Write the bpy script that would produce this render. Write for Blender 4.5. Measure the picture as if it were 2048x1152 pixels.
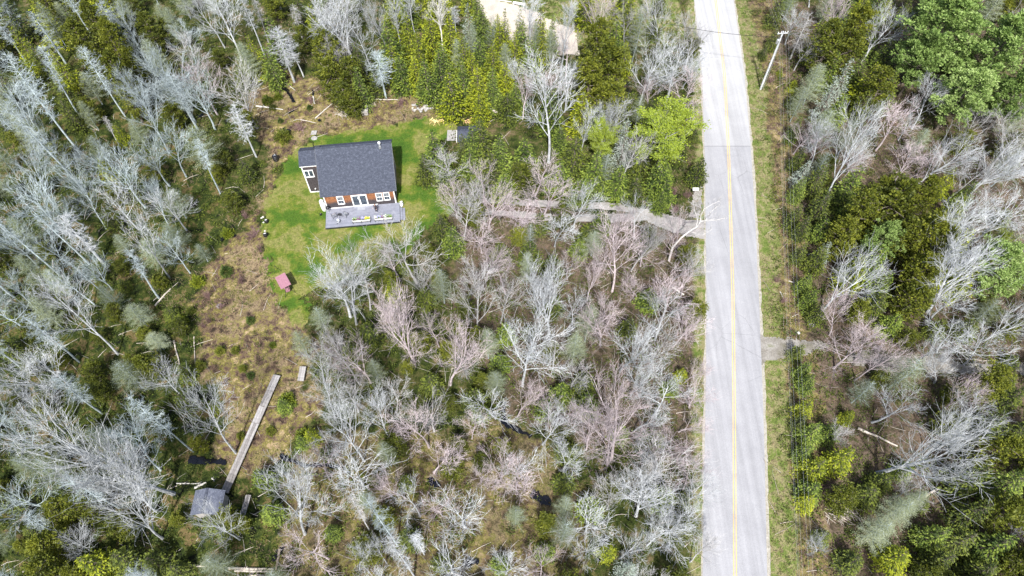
import bpy, bmesh, math, random
import numpy as np
from mathutils import Vector, Matrix, noise
R = math.radians
PI = math.pi
for o in list(bpy.data.objects):
    bpy.data.objects.remove(o)
scn = bpy.context.scene
col = scn.collection
rnd = random.Random(11)

# ------------------------------------------------------------------ camera
F, TH, CH = 1400.0, R(31.8), 79.0
cam_d = bpy.data.cameras.new('camera')
cam = bpy.data.objects.new('camera', cam_d)
col.objects.link(cam)
cam.location = (0, 0, CH)
cam.rotation_euler = (TH, 0, 0)
cam_d.sensor_width = 36
cam_d.lens = 36 * F / 2048
cam_d.clip_start = 0.5
cam_d.clip_end = 6000
scn.camera = cam

# ------------------------------------------------------------------ light
SUN_EL, SUN_AZ = 54.0, 182.0        # azimuth clockwise from +Y
world = bpy.data.worlds.new('World')
scn.world = world
world.use_nodes = True
wn = world.node_tree
wn.nodes.clear()
wo = wn.nodes.new('ShaderNodeOutputWorld')
wb = wn.nodes.new('ShaderNodeBackground')
sky = wn.nodes.new('ShaderNodeTexSky')
sky.sky_type = 'NISHITA'
sky.sun_disc = False
sky.sun_elevation = R(SUN_EL)
sky.sun_rotation = R(SUN_AZ)
sky.air_density = 1.0
sky.dust_density = 3.0
wb.inputs['Strength'].default_value = 0.125
wn.links.new(sky.outputs[0], wb.inputs[0])
wn.links.new(wb.outputs[0], wo.inputs[0])
sun_d = bpy.data.lights.new('sun', 'SUN')
sun_d.energy = 4.4
sun_d.angle = R(1.5)
sun_d.color = (1.0, 0.985, 0.965)
sun = bpy.data.objects.new('sun', sun_d)
col.objects.link(sun)
sun.location = (0, 0, 120)
az = R(SUN_AZ)
sd = Vector((math.sin(az) * math.cos(R(SUN_EL)), math.cos(az) * math.cos(R(SUN_EL)), math.sin(R(SUN_EL))))
sun.rotation_euler = sd.to_track_quat('Z', 'Y').to_euler()
vs = scn.view_settings
vs.view_transform = 'Standard'
vs.look = 'None'
vs.gamma = 1.0
vs.exposure = 0.75
vs.use_curve_mapping = False
scn.cycles.max_bounces = 6
scn.cycles.diffuse_bounces = 3
scn.cycles.transparent_max_bounces = 6

# ------------------------------------------------------------------ pixel <-> ground
def P(px, py, z=0.0):
    cx = (px - 1024) / F
    cy = -(py - 576) / F
    y = cy * math.cos(TH) + math.sin(TH)
    zz = cy * math.sin(TH) - math.cos(TH)
    t = (z - CH) / zz
    return Vector((cx * t, y * t, z))
def Q(x, y, z=0.0):
    dz = z - CH
    yc = y * math.cos(TH) + dz * math.sin(TH)
    zc = -y * math.sin(TH) + dz * math.cos(TH)
    return (1024 + F * x / -zc, 576 - F * yc / -zc)
def depth(x, y, z=0.0):
    return y * math.sin(TH) - (z - CH) * math.cos(TH)

# ------------------------------------------------------------------ object helpers
def tag(o, label=None, cat=None, group=None, kind=None):
    if label: o['label'] = label
    if cat: o['category'] = cat
    if group: o['group'] = group
    if kind: o['kind'] = kind
    return o
def empty(name, loc=(0, 0, 0), rz=0.0):
    o = bpy.data.objects.new(name, None)
    col.objects.link(o)
    o.location = loc
    o.rotation_euler = (0, 0, rz)
    o.empty_display_size = 0.3
    return o
def link(name, me, parent=None, mats=None):
    o = bpy.data.objects.new(name, me)
    col.objects.link(o)
    if parent: o.parent = parent
    if mats:
        for m in (mats if isinstance(mats, (list, tuple)) else [mats]):
            me.materials.append(m)
    return o
class MB:
    """collects polygons"""
    def __init__(s):
        s.v = []; s.f = []; s.mi = []
    def poly(s, pts, mi=0):
        n = len(s.v)
        s.v.extend([tuple(p) for p in pts])
        s.f.append(tuple(range(n, n + len(pts)))); s.mi.append(mi)
    def box(s, c, d, rz=0.0, rx=0.0, ry=0.0, mi=0, taper=1.0):
        M = Matrix.Translation(c) @ Matrix.Rotation(rz, 4, 'Z') @ Matrix.Rotation(ry, 4, 'Y') @ Matrix.Rotation(rx, 4, 'X')
        n = len(s.v)
        for z in (-.5, .5):
            t = taper if z > 0 else 1.0
            for x, y in ((-.5, -.5), (.5, -.5), (.5, .5), (-.5, .5)):
                s.v.append(tuple(M @ Vector((x * d[0] * t, y * d[1] * t, z * d[2]))))
        for f in ((0, 3, 2, 1), (4, 5, 6, 7), (0, 1, 5, 4), (1, 2, 6, 5), (2, 3, 7, 6), (3, 0, 4, 7)):
            s.f.append(tuple(n + i for i in f)); s.mi.append(mi)
    def tube(s, pts, rad, sides=6, cap=True, mi=0):
        n0 = len(s.v)
        up = Vector((0, 0, 1))
        a = None
        for i, p in enumerate(pts):
            p = Vector(p)
            d = (Vector(pts[min(i + 1, len(pts) - 1)]) - Vector(pts[max(i - 1, 0)]))
            if d.length < 1e-9: d = up
            d = d.normalized()
            if a is None:
                a = d.cross(up)
                if a.length < 0.1: a = d.cross(Vector((1, 0, 0)))
            a = (a - d * a.dot(d))
            if a.length < 1e-6: a = d.orthogonal()
            a.normalize()
            b = d.cross(a)
            r = rad[i]
            for k in range(sides):
                t = 2 * PI * k / sides
                q = p + (a * math.cos(t) + b * math.sin(t)) * r
                s.v.append((q.x, q.y, q.z))
        for i in range(len(pts) - 1):
            o0 = n0 + i * sides
            for k in range(sides):
                k2 = (k + 1) % sides
                s.f.append((o0 + k, o0 + k2, o0 + sides + k2, o0 + sides + k)); s.mi.append(mi)
        if cap:
            s.f.append(tuple(n0 + k for k in range(sides))[::-1]); s.mi.append(mi)
            o0 = n0 + (len(pts) - 1) * sides
            s.f.append(tuple(o0 + k for k in range(sides))); s.mi.append(mi)
    def lathe(s, prof, sides=16, c=(0, 0, 0), mi=0, sx=1.0, sy=1.0):
        n0 = len(s.v)
        for r, z in prof:
            for k in range(sides):
                t = 2 * PI * k / sides
                s.v.append((c[0] + r * math.cos(t) * sx, c[1] + r * math.sin(t) * sy, c[2] + z))
        for i in range(len(prof) - 1):
            for k in range(sides):
                k2 = (k + 1) % sides
                o0 = n0 + i * sides
                s.f.append((o0 + k, o0 + k2, o0 + sides + k2, o0 + sides + k)); s.mi.append(mi)
    def mesh(s, name, mats=None, smooth=False):
        me = bpy.data.meshes.new(name)
        me.from_pydata(s.v, [], s.f)
        if mats:
            for m in (mats if isinstance(mats, (list, tuple)) else [mats]): me.materials.append(m)
        if any(s.mi): me.polygons.foreach_set('material_index', s.mi)
        if smooth: me.polygons.foreach_set('use_smooth', [True] * len(me.polygons))
        me.update()
        return me
    def build(s, name, mats, parent=None, smooth=False):
        return link(name, s.mesh(name, mats, smooth), parent)

# ------------------------------------------------------------------ materials
def mat(name):
    m = bpy.data.materials.new(name)
    m.use_nodes = True
    nt = m.node_tree
    b = nt.nodes['Principled BSDF']
    return m, nt, b
def ramp(nt, stops, fac=None, interp='LINEAR'):
    r = nt.nodes.new('ShaderNodeValToRGB')
    r.color_ramp.interpolation = interp
    e = r.color_ramp.elements
    while len(e) < len(stops): e.new(0.5)
    for i, (p, c) in enumerate(stops):
        e[i].position = p
        e[i].color = (c[0], c[1], c[2], 1)
    if fac is not None: nt.links.new(fac, r.inputs[0])
    return r
def noise_n(nt, scale, detail=4, rough=0.55, vec=None, dist=0.0):
    n = nt.nodes.new('ShaderNodeTexNoise')
    n.inputs['Scale'].default_value = scale
    n.inputs['Detail'].default_value = detail
    n.inputs['Roughness'].default_value = rough
    n.inputs['Distortion'].default_value = dist
    if vec is not None: nt.links.new(vec, n.inputs['Vector'])
    return n
def coord(nt, which='Object'):
    return nt.nodes.new('ShaderNodeTexCoord').outputs[which]
def world_pos(nt):
    return nt.nodes.new('ShaderNodeNewGeometry').outputs['Position']
def mixc(nt, fac, a, b, mode='MIX'):
    m = nt.nodes.new('ShaderNodeMix')
    m.data_type = 'RGBA'
    m.blend_type = mode
    for i, s in ((0, fac), (6, a), (7, b)):
        if isinstance(s, (int, float)): m.inputs[i].default_value = s
        elif isinstance(s, tuple): m.inputs[i].default_value = (s[0], s[1], s[2], 1)
        else: nt.links.new(s, m.inputs[i])
    return m.outputs[2]
def mathn(nt, op, a, b=0.0, clamp=False):
    m = nt.nodes.new('ShaderNodeMath'); m.operation = op; m.use_clamp = clamp
    for i, s in ((0, a), (1, b)):
        if isinstance(s, (int, float)): m.inputs[i].default_value = s
        else: nt.links.new(s, m.inputs[i])
    return m.outputs[0]
def bump(nt, b, h, strength=0.5, dist=0.05):
    n = nt.nodes.new('ShaderNodeBump')
    n.inputs['Strength'].default_value = strength
    n.inputs['Distance'].default_value = dist
    nt.links.new(h, n.inputs['Height'])
    nt.links.new(n.outputs[0], b.inputs['Normal'])
def plain(name, c, rough=0.7, metal=0.0, var=0.12, scale=6.0):
    m, nt, b = mat(name)
    n = noise_n(nt, scale, 5, 0.6, coord(nt))
    lo = tuple(x * (1 - var) for x in c); hi = tuple(min(1, x * (1 + var)) for x in c)
    r = ramp(nt, [(0.3, lo), (0.7, hi)], n.outputs[0])
    nt.links.new(r.outputs[0], b.inputs['Base Color'])
    b.inputs['Roughness'].default_value = rough
    b.inputs['Metallic'].default_value = metal
    return m
def bark(name, lo, hi, scale=3.0):
    m, nt, b = mat(name)
    oi = nt.nodes.new('ShaderNodeObjectInfo')
    n = noise_n(nt, scale, 4, 0.6, coord(nt))
    r = ramp(nt, [(0.32, lo), (0.66, hi)], n.outputs[0])
    v = mathn(nt, 'MULTIPLY_ADD', oi.outputs['Random'], 0.5)
    nt.nodes[-1].inputs[2].default_value = 0.75
    c = mixc(nt, 1.0, r.outputs[0], v, 'MULTIPLY')
    nt.links.new(c, b.inputs['Base Color'])
    b.inputs['Roughness'].default_value = 0.85
    b.inputs['Specular IOR Level'].default_value = 0.2
    return m
def leaf(name, cols, var=0.25, trans=0.25, scale=0.9):
    """cols: dark, mid, tip colours; facets vary one by one, clumps by noise, trees by object"""
    m, nt, b = mat(name)
    geo = nt.nodes.new('ShaderNodeNewGeometry')
    oi = nt.nodes.new('ShaderNodeObjectInfo')
    n = noise_n(nt, scale, 3, 0.6, geo.outputs['Position'])
    f = mathn(nt, 'MULTIPLY_ADD', geo.outputs['Random Per Island'], 0.45)
    nt.links.new(n.outputs[0], nt.nodes[-1].inputs[2])
    f = mathn(nt, 'MULTIPLY_ADD', oi.outputs['Random'], 0.3)
    nt.links.new(nt.nodes[-2].outputs[0], nt.nodes[-1].inputs[2])
    f = mathn(nt, 'SUBTRACT', f, 0.37, True)
    r = ramp(nt, [(0.08, cols[0]), (0.45, cols[1]), (0.9, cols[2])], f)
    nt.links.new(r.outputs[0], b.inputs['Base Color'])
    b.inputs['Roughness'].default_value = 0.6
    b.inputs['Specular IOR Level'].default_value = 0.3
    tr = nt.nodes.new('ShaderNodeBsdfTranslucent')
    nt.links.new(r.outputs[0], tr.inputs[0])
    mx = nt.nodes.new('ShaderNodeMixShader')
    mx.inputs[0].default_value = trans
    out = nt.nodes['Material Output']
    nt.links.new(b.outputs[0], mx.inputs[1]); nt.links.new(tr.outputs[0], mx.inputs[2])
    nt.links.new(mx.outputs[0], out.inputs[0])
    return m

M = {}
M['bark_grey'] = bark('bark_grey', (0.23, 0.225, 0.215), (0.50, 0.49, 0.485))
M['bark_pale'] = bark('bark_pale', (0.27, 0.28, 0.285), (0.58, 0.60, 0.61))
M['bark_pink'] = bark('bark_pink', (0.27, 0.22, 0.222), (0.58, 0.505, 0.515))
M['bark_blue'] = bark('bark_blue', (0.20, 0.235, 0.24), (0.48, 0.55, 0.56))
M['bark_dark'] = bark('bark_dark', (0.09, 0.075, 0.06), (0.2, 0.17, 0.14))
M['bark_birch'] = bark('bark_birch', (0.42, 0.40, 0.37), (0.64, 0.62, 0.59))
M['twig_bud'] = bark('twig_bud', (0.15, 0.09, 0.085), (0.29, 0.19, 0.18))
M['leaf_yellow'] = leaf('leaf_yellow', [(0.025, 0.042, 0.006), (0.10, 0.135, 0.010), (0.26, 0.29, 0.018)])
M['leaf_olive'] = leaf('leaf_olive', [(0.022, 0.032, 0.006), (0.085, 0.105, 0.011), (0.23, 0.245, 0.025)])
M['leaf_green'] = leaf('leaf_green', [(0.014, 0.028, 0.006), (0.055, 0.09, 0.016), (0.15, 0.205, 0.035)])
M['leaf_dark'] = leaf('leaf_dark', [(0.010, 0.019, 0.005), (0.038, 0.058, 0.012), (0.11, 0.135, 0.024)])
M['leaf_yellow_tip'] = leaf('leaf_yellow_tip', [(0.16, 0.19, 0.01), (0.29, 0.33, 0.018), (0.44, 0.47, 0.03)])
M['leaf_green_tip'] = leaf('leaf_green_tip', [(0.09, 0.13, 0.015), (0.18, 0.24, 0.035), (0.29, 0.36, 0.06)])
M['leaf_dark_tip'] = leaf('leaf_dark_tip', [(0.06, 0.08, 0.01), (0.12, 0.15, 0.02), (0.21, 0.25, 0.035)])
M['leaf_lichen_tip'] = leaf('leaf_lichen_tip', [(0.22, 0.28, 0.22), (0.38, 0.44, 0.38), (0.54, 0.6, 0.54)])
M['leaf_pine'] = leaf('leaf_pine', [(0.06, 0.11, 0.025), (0.20, 0.30, 0.07), (0.42, 0.52, 0.20)])
M['leaf_haze'] = leaf('leaf_haze', [(0.14, 0.17, 0.09), (0.27, 0.31, 0.18), (0.42, 0.46, 0.30)], trans=0.35)
M['leaf_lichen'] = leaf('leaf_lichen', [(0.12, 0.16, 0.12), (0.28, 0.34, 0.27), (0.48, 0.54, 0.47)])
M['leaf_maple'] = leaf('leaf_maple', [(0.12, 0.17, 0.015), (0.25, 0.32, 0.025), (0.42, 0.50, 0.07)], trans=0.3)
M['leaf_under'] = leaf('under_leaves', [(0.014, 0.026, 0.005), (0.06, 0.088, 0.012), (0.17, 0.205, 0.025)], scale=0.25)
M['leaf_brush'] = leaf('leaf_brush', [(0.06, 0.035, 0.033), (0.15, 0.095, 0.09), (0.27, 0.18, 0.165)])
M['white'] = plain('white_paint', (0.82, 0.82, 0.80), 0.5, 0, 0.04)
M['black'] = plain('black_plastic', (0.015, 0.015, 0.017), 0.35)
M['metal'] = plain('galvanised_metal', (0.62, 0.64, 0.66), 0.35, 0.8)
M['darkmetal'] = plain('dark_metal', (0.05, 0.055, 0.06), 0.45, 0.5)
M['greywood'] = plain('weathered_wood', (0.36, 0.34, 0.32), 0.85, 0, 0.35, 5)
M['log'] = plain('pale_log', (0.46, 0.41, 0.35), 0.9, 0, 0.3, 3)
M['logwhite'] = plain('bleached_log', (0.50, 0.48, 0.43), 0.9, 0, 0.15, 3)
M['logdark'] = plain('wet_log', (0.17, 0.14, 0.11), 0.9, 0, 0.4, 3)
M['cutwood'] = plain('split_wood', (0.62, 0.40, 0.22), 0.8, 0, 0.3, 4)
M['newwood'] = plain('yellow_pine_wood', (0.78, 0.62, 0.27), 0.7, 0, 0.15, 4)
M['stone'] = plain('stone', (0.30, 0.29, 0.275), 0.85, 0, 0.3, 2.5)
M['red'] = plain('faded_red_fabric', (0.29, 0.14, 0.175), 0.85, 0, 0.18, 5)
M['skin'] = plain('skin', (0.55, 0.36, 0.28), 0.6, 0, 0.05)
M['hair'] = plain('brown_hair', (0.05, 0.03, 0.022), 0.6)
M['cloth_dark'] = plain('dark_cloth', (0.05, 0.035, 0.04), 0.9)
M['cloth_black'] = plain('black_cloth', (0.012, 0.012, 0.016), 0.9)
M['soil'] = plain('soil', (0.06, 0.045, 0.03), 0.95)
M['flower_purple'] = plain('purple_petals', (0.30, 0.10, 0.32), 0.7, 0, 0.4, 9)
M['flower_yellow'] = plain('yellow_petals', (0.85, 0.68, 0.03), 0.7, 0, 0.2, 9)
M['flower_white'] = plain('white_petals', (0.8, 0.76, 0.82), 0.7, 0, 0.1, 9)
M['flower_lilac'] = plain('lilac_petals', (0.42, 0.38, 0.75), 0.7, 0, 0.25, 9)
M['flower_leaf'] = plain('flower_foliage', (0.18, 0.34, 0.06), 0.7, 0, 0.5, 9)

def glass_mat():
    m, nt, b = mat('window_glass')
    n = noise_n(nt, 2.2, 3, 0.6, coord(nt))
    r = ramp(nt, [(0.35, (0.02, 0.028, 0.04)), (0.7, (0.10, 0.13, 0.16))], n.outputs[0])
    nt.links.new(r.outputs[0], b.inputs['Base Color'])
    b.inputs['Roughness'].default_value = 0.06
    return m
M['glass'] = glass_mat()
def roof_mat(name, c1, c2, c3):
    m, nt, b = mat(name)
    co = coord(nt)
    br = nt.nodes.new('ShaderNodeTexBrick')
    br.offset = 0.5
    br.inputs['Scale'].default_value = 1.0
    br.inputs['Brick Width'].default_value = 0.34
    br.inputs['Row Height'].default_value = 0.145
    br.inputs['Mortar Size'].default_value = 0.012
    br.inputs['Color1'].default_value = (*c1, 1)
    br.inputs['Color2'].default_value = (*c2, 1)
    br.inputs['Mortar'].default_value = (*[x * 0.45 for x in c1], 1)
    nt.links.new(co, br.inputs['Vector'])
    n = noise_n(nt, 3.3, 5, 0.75, co)
    r = ramp(nt, [(0.5, (0, 0, 0)), (0.72, (1, 1, 1))], n.outputs[0])
    c = mixc(nt, r.outputs[0], br.outputs[0], c3)
    n2 = noise_n(nt, 45, 2, 0.5, co)
    r2 = ramp(nt, [(0.3, (0.72, 0.72, 0.72)), (0.7, (1.25, 1.25, 1.25))], n2.outputs[0])
    c = mixc(nt, 1.0, c, r2.outputs[0], 'MULTIPLY')
    nt.links.new(c, b.inputs['Base Color'])
    b.inputs['Roughness'].default_value = 0.85
    bump(nt, b, br.outputs['Fac'], -0.4, 0.01)
    return m
M['roof'] = roof_mat('asphalt_shingles', (0.033, 0.040, 0.060), (0.052, 0.061, 0.086), (0.10, 0.115, 0.155))
M['shedroof'] = roof_mat('grey_shingles', (0.085, 0.095, 0.13), (0.13, 0.145, 0.19), (0.19, 0.205, 0.25))
def cedar_mat(lowz):
    m, nt, b = mat('cedar_shingles')
    co = coord(nt)
    br = nt.nodes.new('ShaderNodeTexBrick')
    mp = nt.nodes.new('ShaderNodeMapping')
    mp.inputs['Rotation'].default_value = (R(90), 0, 0)
    nt.links.new(co, mp.inputs[0])
    br.inputs['Scale'].default_value = 1.0
    br.inputs['Brick Width'].default_value = 0.17
    br.inputs['Row Height'].default_value = 0.14
    br.inputs['Mortar Size'].default_value = 0.008
    br.inputs['Color1'].default_value = (0.22, 0.085, 0.035, 1)
    br.inputs['Color2'].default_value = (0.40, 0.17, 0.07, 1)
    br.inputs['Mortar'].default_value = (0.04, 0.02, 0.012, 1)
    nt.links.new(mp.outputs[0], br.inputs['Vector'])
    n = noise_n(nt, 1.1, 4, 0.65, co)
    sp = nt.nodes.new('ShaderNodeSeparateXYZ'); nt.links.new(co, sp.inputs[0])
    # weathering rises from the splash zone
    h = mathn(nt, 'MULTIPLY_ADD', n.outputs[0], 1.6)
    nt.links.new(sp.outputs[2], nt.nodes[-1].inputs[2])
    r = ramp(nt, [(0.0, (1, 1, 1)), (1.0, (0, 0, 0))], None)
    hh = mathn(nt, 'SUBTRACT', h, lowz, False)
    nt.links.new(mathn(nt, 'MULTIPLY', hh, 1.4, True), r.inputs[0])
    n2 = noise_n(nt, 7, 4, 0.7, co)
    r2 = ramp(nt, [(0.35, (0.022, 0.017, 0.017)), (0.7, (0.095, 0.082, 0.088))], n2.outputs[0])
    c = mixc(nt, r.outputs[0], br.outputs[0], r2.outputs[0])
    nt.links.new(c, b.inputs['Base Color'])
    b.inputs['Roughness'].default_value = 0.85
    bump(nt, b, br.outputs['Fac'], -0.5, 0.012)
    return m
M['cedar'] = cedar_mat(2.15)
M['cedar_old'] = cedar_mat(5.9)
def deck_mat():
    m, nt, b = mat('grey_deck_boards')
    co = coord(nt)
    br = nt.nodes.new('ShaderNodeTexBrick')
    br.inputs['Scale'].default_value = 1.0
    br.inputs['Brick Width'].default_value = 3.6
    br.inputs['Row Height'].default_value = 0.14
    br.inputs['Mortar Size'].default_value = 0.008
    br.inputs['Color1'].default_value = (0.20, 0.21, 0.255, 1)
    br.inputs['Color2'].default_value = (0.25, 0.26, 0.305, 1)
    br.inputs['Mortar'].default_value = (0.10, 0.10, 0.12, 1)
    nt.links.new(co, br.inputs['Vector'])
    n = noise_n(nt, 1.5, 5, 0.65, co)
    r = ramp(nt, [(0.3, (0.82, 0.82, 0.82)), (0.7, (1.12, 1.12, 1.12))], n.outputs[0])
    nt.links.new(mixc(nt, 1.0, br.outputs[0], r.outputs[0], 'MULTIPLY'), b.inputs['Base Color'])
    b.inputs['Roughness'].default_value = 0.6
    bump(nt, b, br.outputs['Fac'], -0.4, 0.01)
    return m
M['deck'] = deck_mat()

def road_mat():
    m, nt, b = mat('asphalt')
    pos = world_pos(nt)
    n1 = noise_n(nt, 0.35, 5, 0.6, pos)
    n2 = noise_n(nt, 9.0, 3, 0.6, pos)
    # tracks along the road: stretch
    mp = nt.nodes.new('ShaderNodeMapping'); mp.inputs['Scale'].default_value = (1.6, 0.03, 1)
    nt.links.new(pos, mp.inputs[0])
    n3 = noise_n(nt, 1.0, 3, 0.5, mp.outputs[0])
    n4 = noise_n(nt, 22.0, 2, 0.5, pos)
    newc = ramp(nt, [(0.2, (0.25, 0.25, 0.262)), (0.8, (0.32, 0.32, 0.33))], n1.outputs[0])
    old_glare = ramp(nt, [(0.2, (0.34, 0.34, 0.342)), (0.8, (0.405, 0.403, 0.40))], n1.outputs[0])  # older surfacing beyond the seam, its tone also lifted for far glare
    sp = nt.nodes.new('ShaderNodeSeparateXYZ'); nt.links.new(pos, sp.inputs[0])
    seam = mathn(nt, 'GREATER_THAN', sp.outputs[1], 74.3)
    glare_fade = mathn(nt, 'ADD', mathn(nt, 'DIVIDE', mathn(nt, 'SUBTRACT', sp.outputs[1], 74.3), 26.0, True), 0.35, True)  # glare painted into the asphalt: lightens gradually up the road past the seam
    c = mixc(nt, mathn(nt, 'MULTIPLY', seam, glare_fade), newc.outputs[0], old_glare.outputs[0])
    for nn, a, bb in ((n2, 0.90, 1.08), (n3, 0.86, 1.1), (n4, 0.9, 1.1)):
        r = ramp(nt, [(0.3, (a, a, a)), (0.7, (bb, bb, bb))], nn.outputs[0])
        c = mixc(nt, 1.0, c, r.outputs[0], 'MULTIPLY')
    # fine cracks
    v = nt.nodes.new('ShaderNodeTexVoronoi'); v.feature = 'DISTANCE_TO_EDGE'; v.inputs['Scale'].default_value = 0.22
    wv = mixc(nt, 0.25, pos, noise_n(nt, 0.8, 3, 0.6, pos).outputs['Color'], 'ADD')
    nt.links.new(wv, v.inputs['Vector'])
    cr = ramp(nt, [(0.0, (0.72, 0.72, 0.72)), (0.006, (1, 1, 1))], v.outputs['Distance'])
    mk = ramp(nt, [(0.48, (0, 0, 0)), (0.62, (1, 1, 1))], noise_n(nt, 0.11, 2, 0.5, pos).outputs[0])
    crm = mixc(nt, mk.outputs[0], (1, 1, 1), cr.outputs[0])
    c = mixc(nt, 1.0, c, crm, 'MULTIPLY')
    # transverse seam where the surfacing changes
    ds = mathn(nt, 'ABSOLUTE', mathn(nt, 'SUBTRACT', sp.outputs[1], 74.3))
    sm = ramp(nt, [(0.0, (0.5, 0.5, 0.5)), (0.09, (1, 1, 1))], ds)
    c = mixc(nt, 1.0, c, sm.outputs[0], 'MULTIPLY')
    nt.links.new(c, b.inputs['Base Color'])
    b.inputs['Roughness'].default_value = 0.8
    return m
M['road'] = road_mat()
def noisy_mat(name, stops, s1=0.5, s2=6.0, amp=0.2, rough=0.95, s3=None):
    m, nt, b = mat(name)
    pos = world_pos(nt)
    n1 = noise_n(nt, s1, 6, 0.65, pos)
    r = ramp(nt, stops, n1.outputs[0])
    n2 = noise_n(nt, s2, 4, 0.65, pos)
    r2 = ramp(nt, [(0.3, (1 - amp,) * 3), (0.7, (1 + amp,) * 3)], n2.outputs[0])
    c = mixc(nt, 1.0, r.outputs[0], r2.outputs[0], 'MULTIPLY')
    nt.links.new(c, b.inputs['Base Color'])
    b.inputs['Roughness'].default_value = rough
    b.inputs['Specular IOR Level'].default_value = 0.2
    bump(nt, b, n2.outputs[0], 0.5, 0.05)
    return m
M['gravel'] = noisy_mat('gravel', [(0.25, (0.19, 0.18, 0.16)), (0.5, (0.28, 0.265, 0.25)), (0.75, (0.36, 0.345, 0.33))], 0.8, 9, 0.18)
M['dirt'] = noisy_mat('track_dirt', [(0.25, (0.09, 0.085, 0.05)), (0.45, (0.19, 0.175, 0.15)), (0.6, (0.26, 0.245, 0.22)), (0.75, (0.13, 0.14, 0.06))], 0.6, 6, 0.3)
M['sand'] = noisy_mat('pale_gravel', [(0.25, (0.33, 0.29, 0.24)), (0.5, (0.46, 0.41, 0.35)), (0.75, (0.38, 0.33, 0.27))], 0.5, 5, 0.12)
M['lawn'] = noisy_mat('lawn_grass', [(0.30, (0.030, 0.078, 0.008)), (0.44, (0.055, 0.108, 0.011)), (0.50, (0.115, 0.142, 0.020)), (0.57, (0.19, 0.178, 0.06)), (0.66, (0.10, 0.135, 0.02)), (0.76, (0.055, 0.10, 0.010))], 0.22, 4.5, 0.36)
M['blade_lawn'] = leaf('lawn_blades', [(0.03, 0.075, 0.008), (0.075, 0.135, 0.014), (0.16, 0.20, 0.045)], scale=0.35)
M['blade_dry'] = leaf('dry_blades', [(0.10, 0.075, 0.04), (0.25, 0.19, 0.11), (0.44, 0.35, 0.235)], scale=0.25)
M['blade_moss'] = leaf('moss_blades', [(0.014, 0.024, 0.005), (0.048, 0.075, 0.010), (0.13, 0.155, 0.022)], scale=0.35)
M['leaf_low'] = leaf('low_growth', [(0.02, 0.032, 0.008), (0.07, 0.09, 0.018), (0.17, 0.18, 0.035)], scale=0.3)
M['water'], _nt, _b = mat('dark_bog_water')
_b.inputs['Base Color'].default_value = (0.006, 0.006, 0.008, 1)
_b.inputs['Roughness'].default_value = 0.08
M['yellowpaint'] = noisy_mat('yellow_line_paint', [(0.3, (0.42, 0.30, 0.13)), (0.5, (0.62, 0.42, 0.13)), (0.7, (0.66, 0.47, 0.18))], 0.35, 8, 0.2, 0.6)

# ------------------------------------------------------------------ zones (pixel polygons of the photograph's ground)
def inpoly(x, y, poly):
    """numpy point in polygon"""
    inside = np.zeros(np.shape(x), bool)
    n = len(poly)
    j = n - 1
    for i in range(n):
        xi, yi = poly[i]; xj, yj = poly[j]
        c = ((yi > y) != (yj > y)) & (x < (xj - xi) * (y - yi) / ((yj - yi) + 1e-12) + xi)
        inside ^= c
        j = i
    return inside
def gpoly(pts, z=0.0):
    return [tuple(P(x, y, z)[:2]) for x, y in pts]
LAWN = gpoly([(592, 300), (612, 288), (640, 272), (690, 262), (735, 258), (790, 246), (840, 236), (872, 232), (905, 240), (912, 255),
              (900, 275), (862, 290), (850, 330), (856, 372), (905, 392), (925, 412), (900, 432), (862, 448), (838, 480), (800, 520),
              (760, 545), (700, 560), (640, 575), (612, 590), (615, 640), (596, 655), (578, 640), (556, 600), (545, 560), (531, 510),
              (524, 450), (530, 400), (548, 362), (570, 325)])
CLEAR = gpoly([(480, 200), (560, 130), (640, 170), (720, 175), (850, 165), (880, 230), (900, 250), (640, 270), (590, 300), (545, 360),
               (524, 450), (531, 520), (560, 610), (600, 660), (640, 700), (620, 760), (640, 830), (600, 880), (520, 960), (450, 960), (430, 900),
               (450, 830), (430, 780), (400, 730), (385, 640), (400, 560), (455, 480), (515, 400), (535, 330)])
BOG = gpoly([(-300, 200), (200, 180), (420, 300), (470, 450), (420, 560), (400, 700), (440, 800), (700, 900), (1100, 900), (1200, 1152), (1200, 1400), (-300, 1400)])
PINKZ = gpoly([(900, 380), (1400, 470), (1405, 900), (1200, 900), (1020, 830), (900, 600)])
RIGHT = gpoly([(1500, 0), (2500, 0), (2500, 1400), (1590, 1400), (1560, 600), (1530, 180)])
left_edge = [(1375, -120), (1389, 0), (1404, 150), (1409, 300), (1411, 430), (1413, 600), (1411, 800), (1408, 950), (1405, 1152), (1403, 1350)]
right_edge = [(1442, -120), (1467, 0), (1489, 150), (1502, 300), (1510, 430), (1518, 600), (1526, 800), (1530, 950), (1534, 1152), (1540, 1350)]
centre = [(1409, -120), (1431, 0), (1449, 150), (1457, 300), (1461, 430), (1466, 600), (1468, 800), (1469, 950), (1470, 1152), (1472, 1350)]
def edge_x(edge):
    pts = sorted([(P(*e).y, P(*e).x) for e in edge])
    ys = np.array([p[0] for p in pts]); xs = np.array([p[1] for p in pts])
    s0 = (xs[1] - xs[0]) / (ys[1] - ys[0]); s1 = (xs[-1] - xs[-2]) / (ys[-1] - ys[-2])
    ys = np.concatenate([[ys[0] - 900], ys, [ys[-1] + 900]])
    xs = np.concatenate([[xs[0] - 900 * s0 * 0.2], xs, [xs[-1] + 900 * s1 * 0.8]])
    return ys, xs
LE, RE, CE = edge_x(left_edge), edge_x(right_edge), edge_x(centre)
def xl(y): return np.interp(y, *LE)
def xr(y): return np.interp(y, *RE)
def xc(y): return np.interp(y, *CE)
ROADL = gpoly([(955, 398), (1090, 402), (1215, 405), (1290, 418), (1420, 430), (1420, 478), (1340, 470), (1290, 447), (1180, 450), (1000, 440), (940, 420)])
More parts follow.
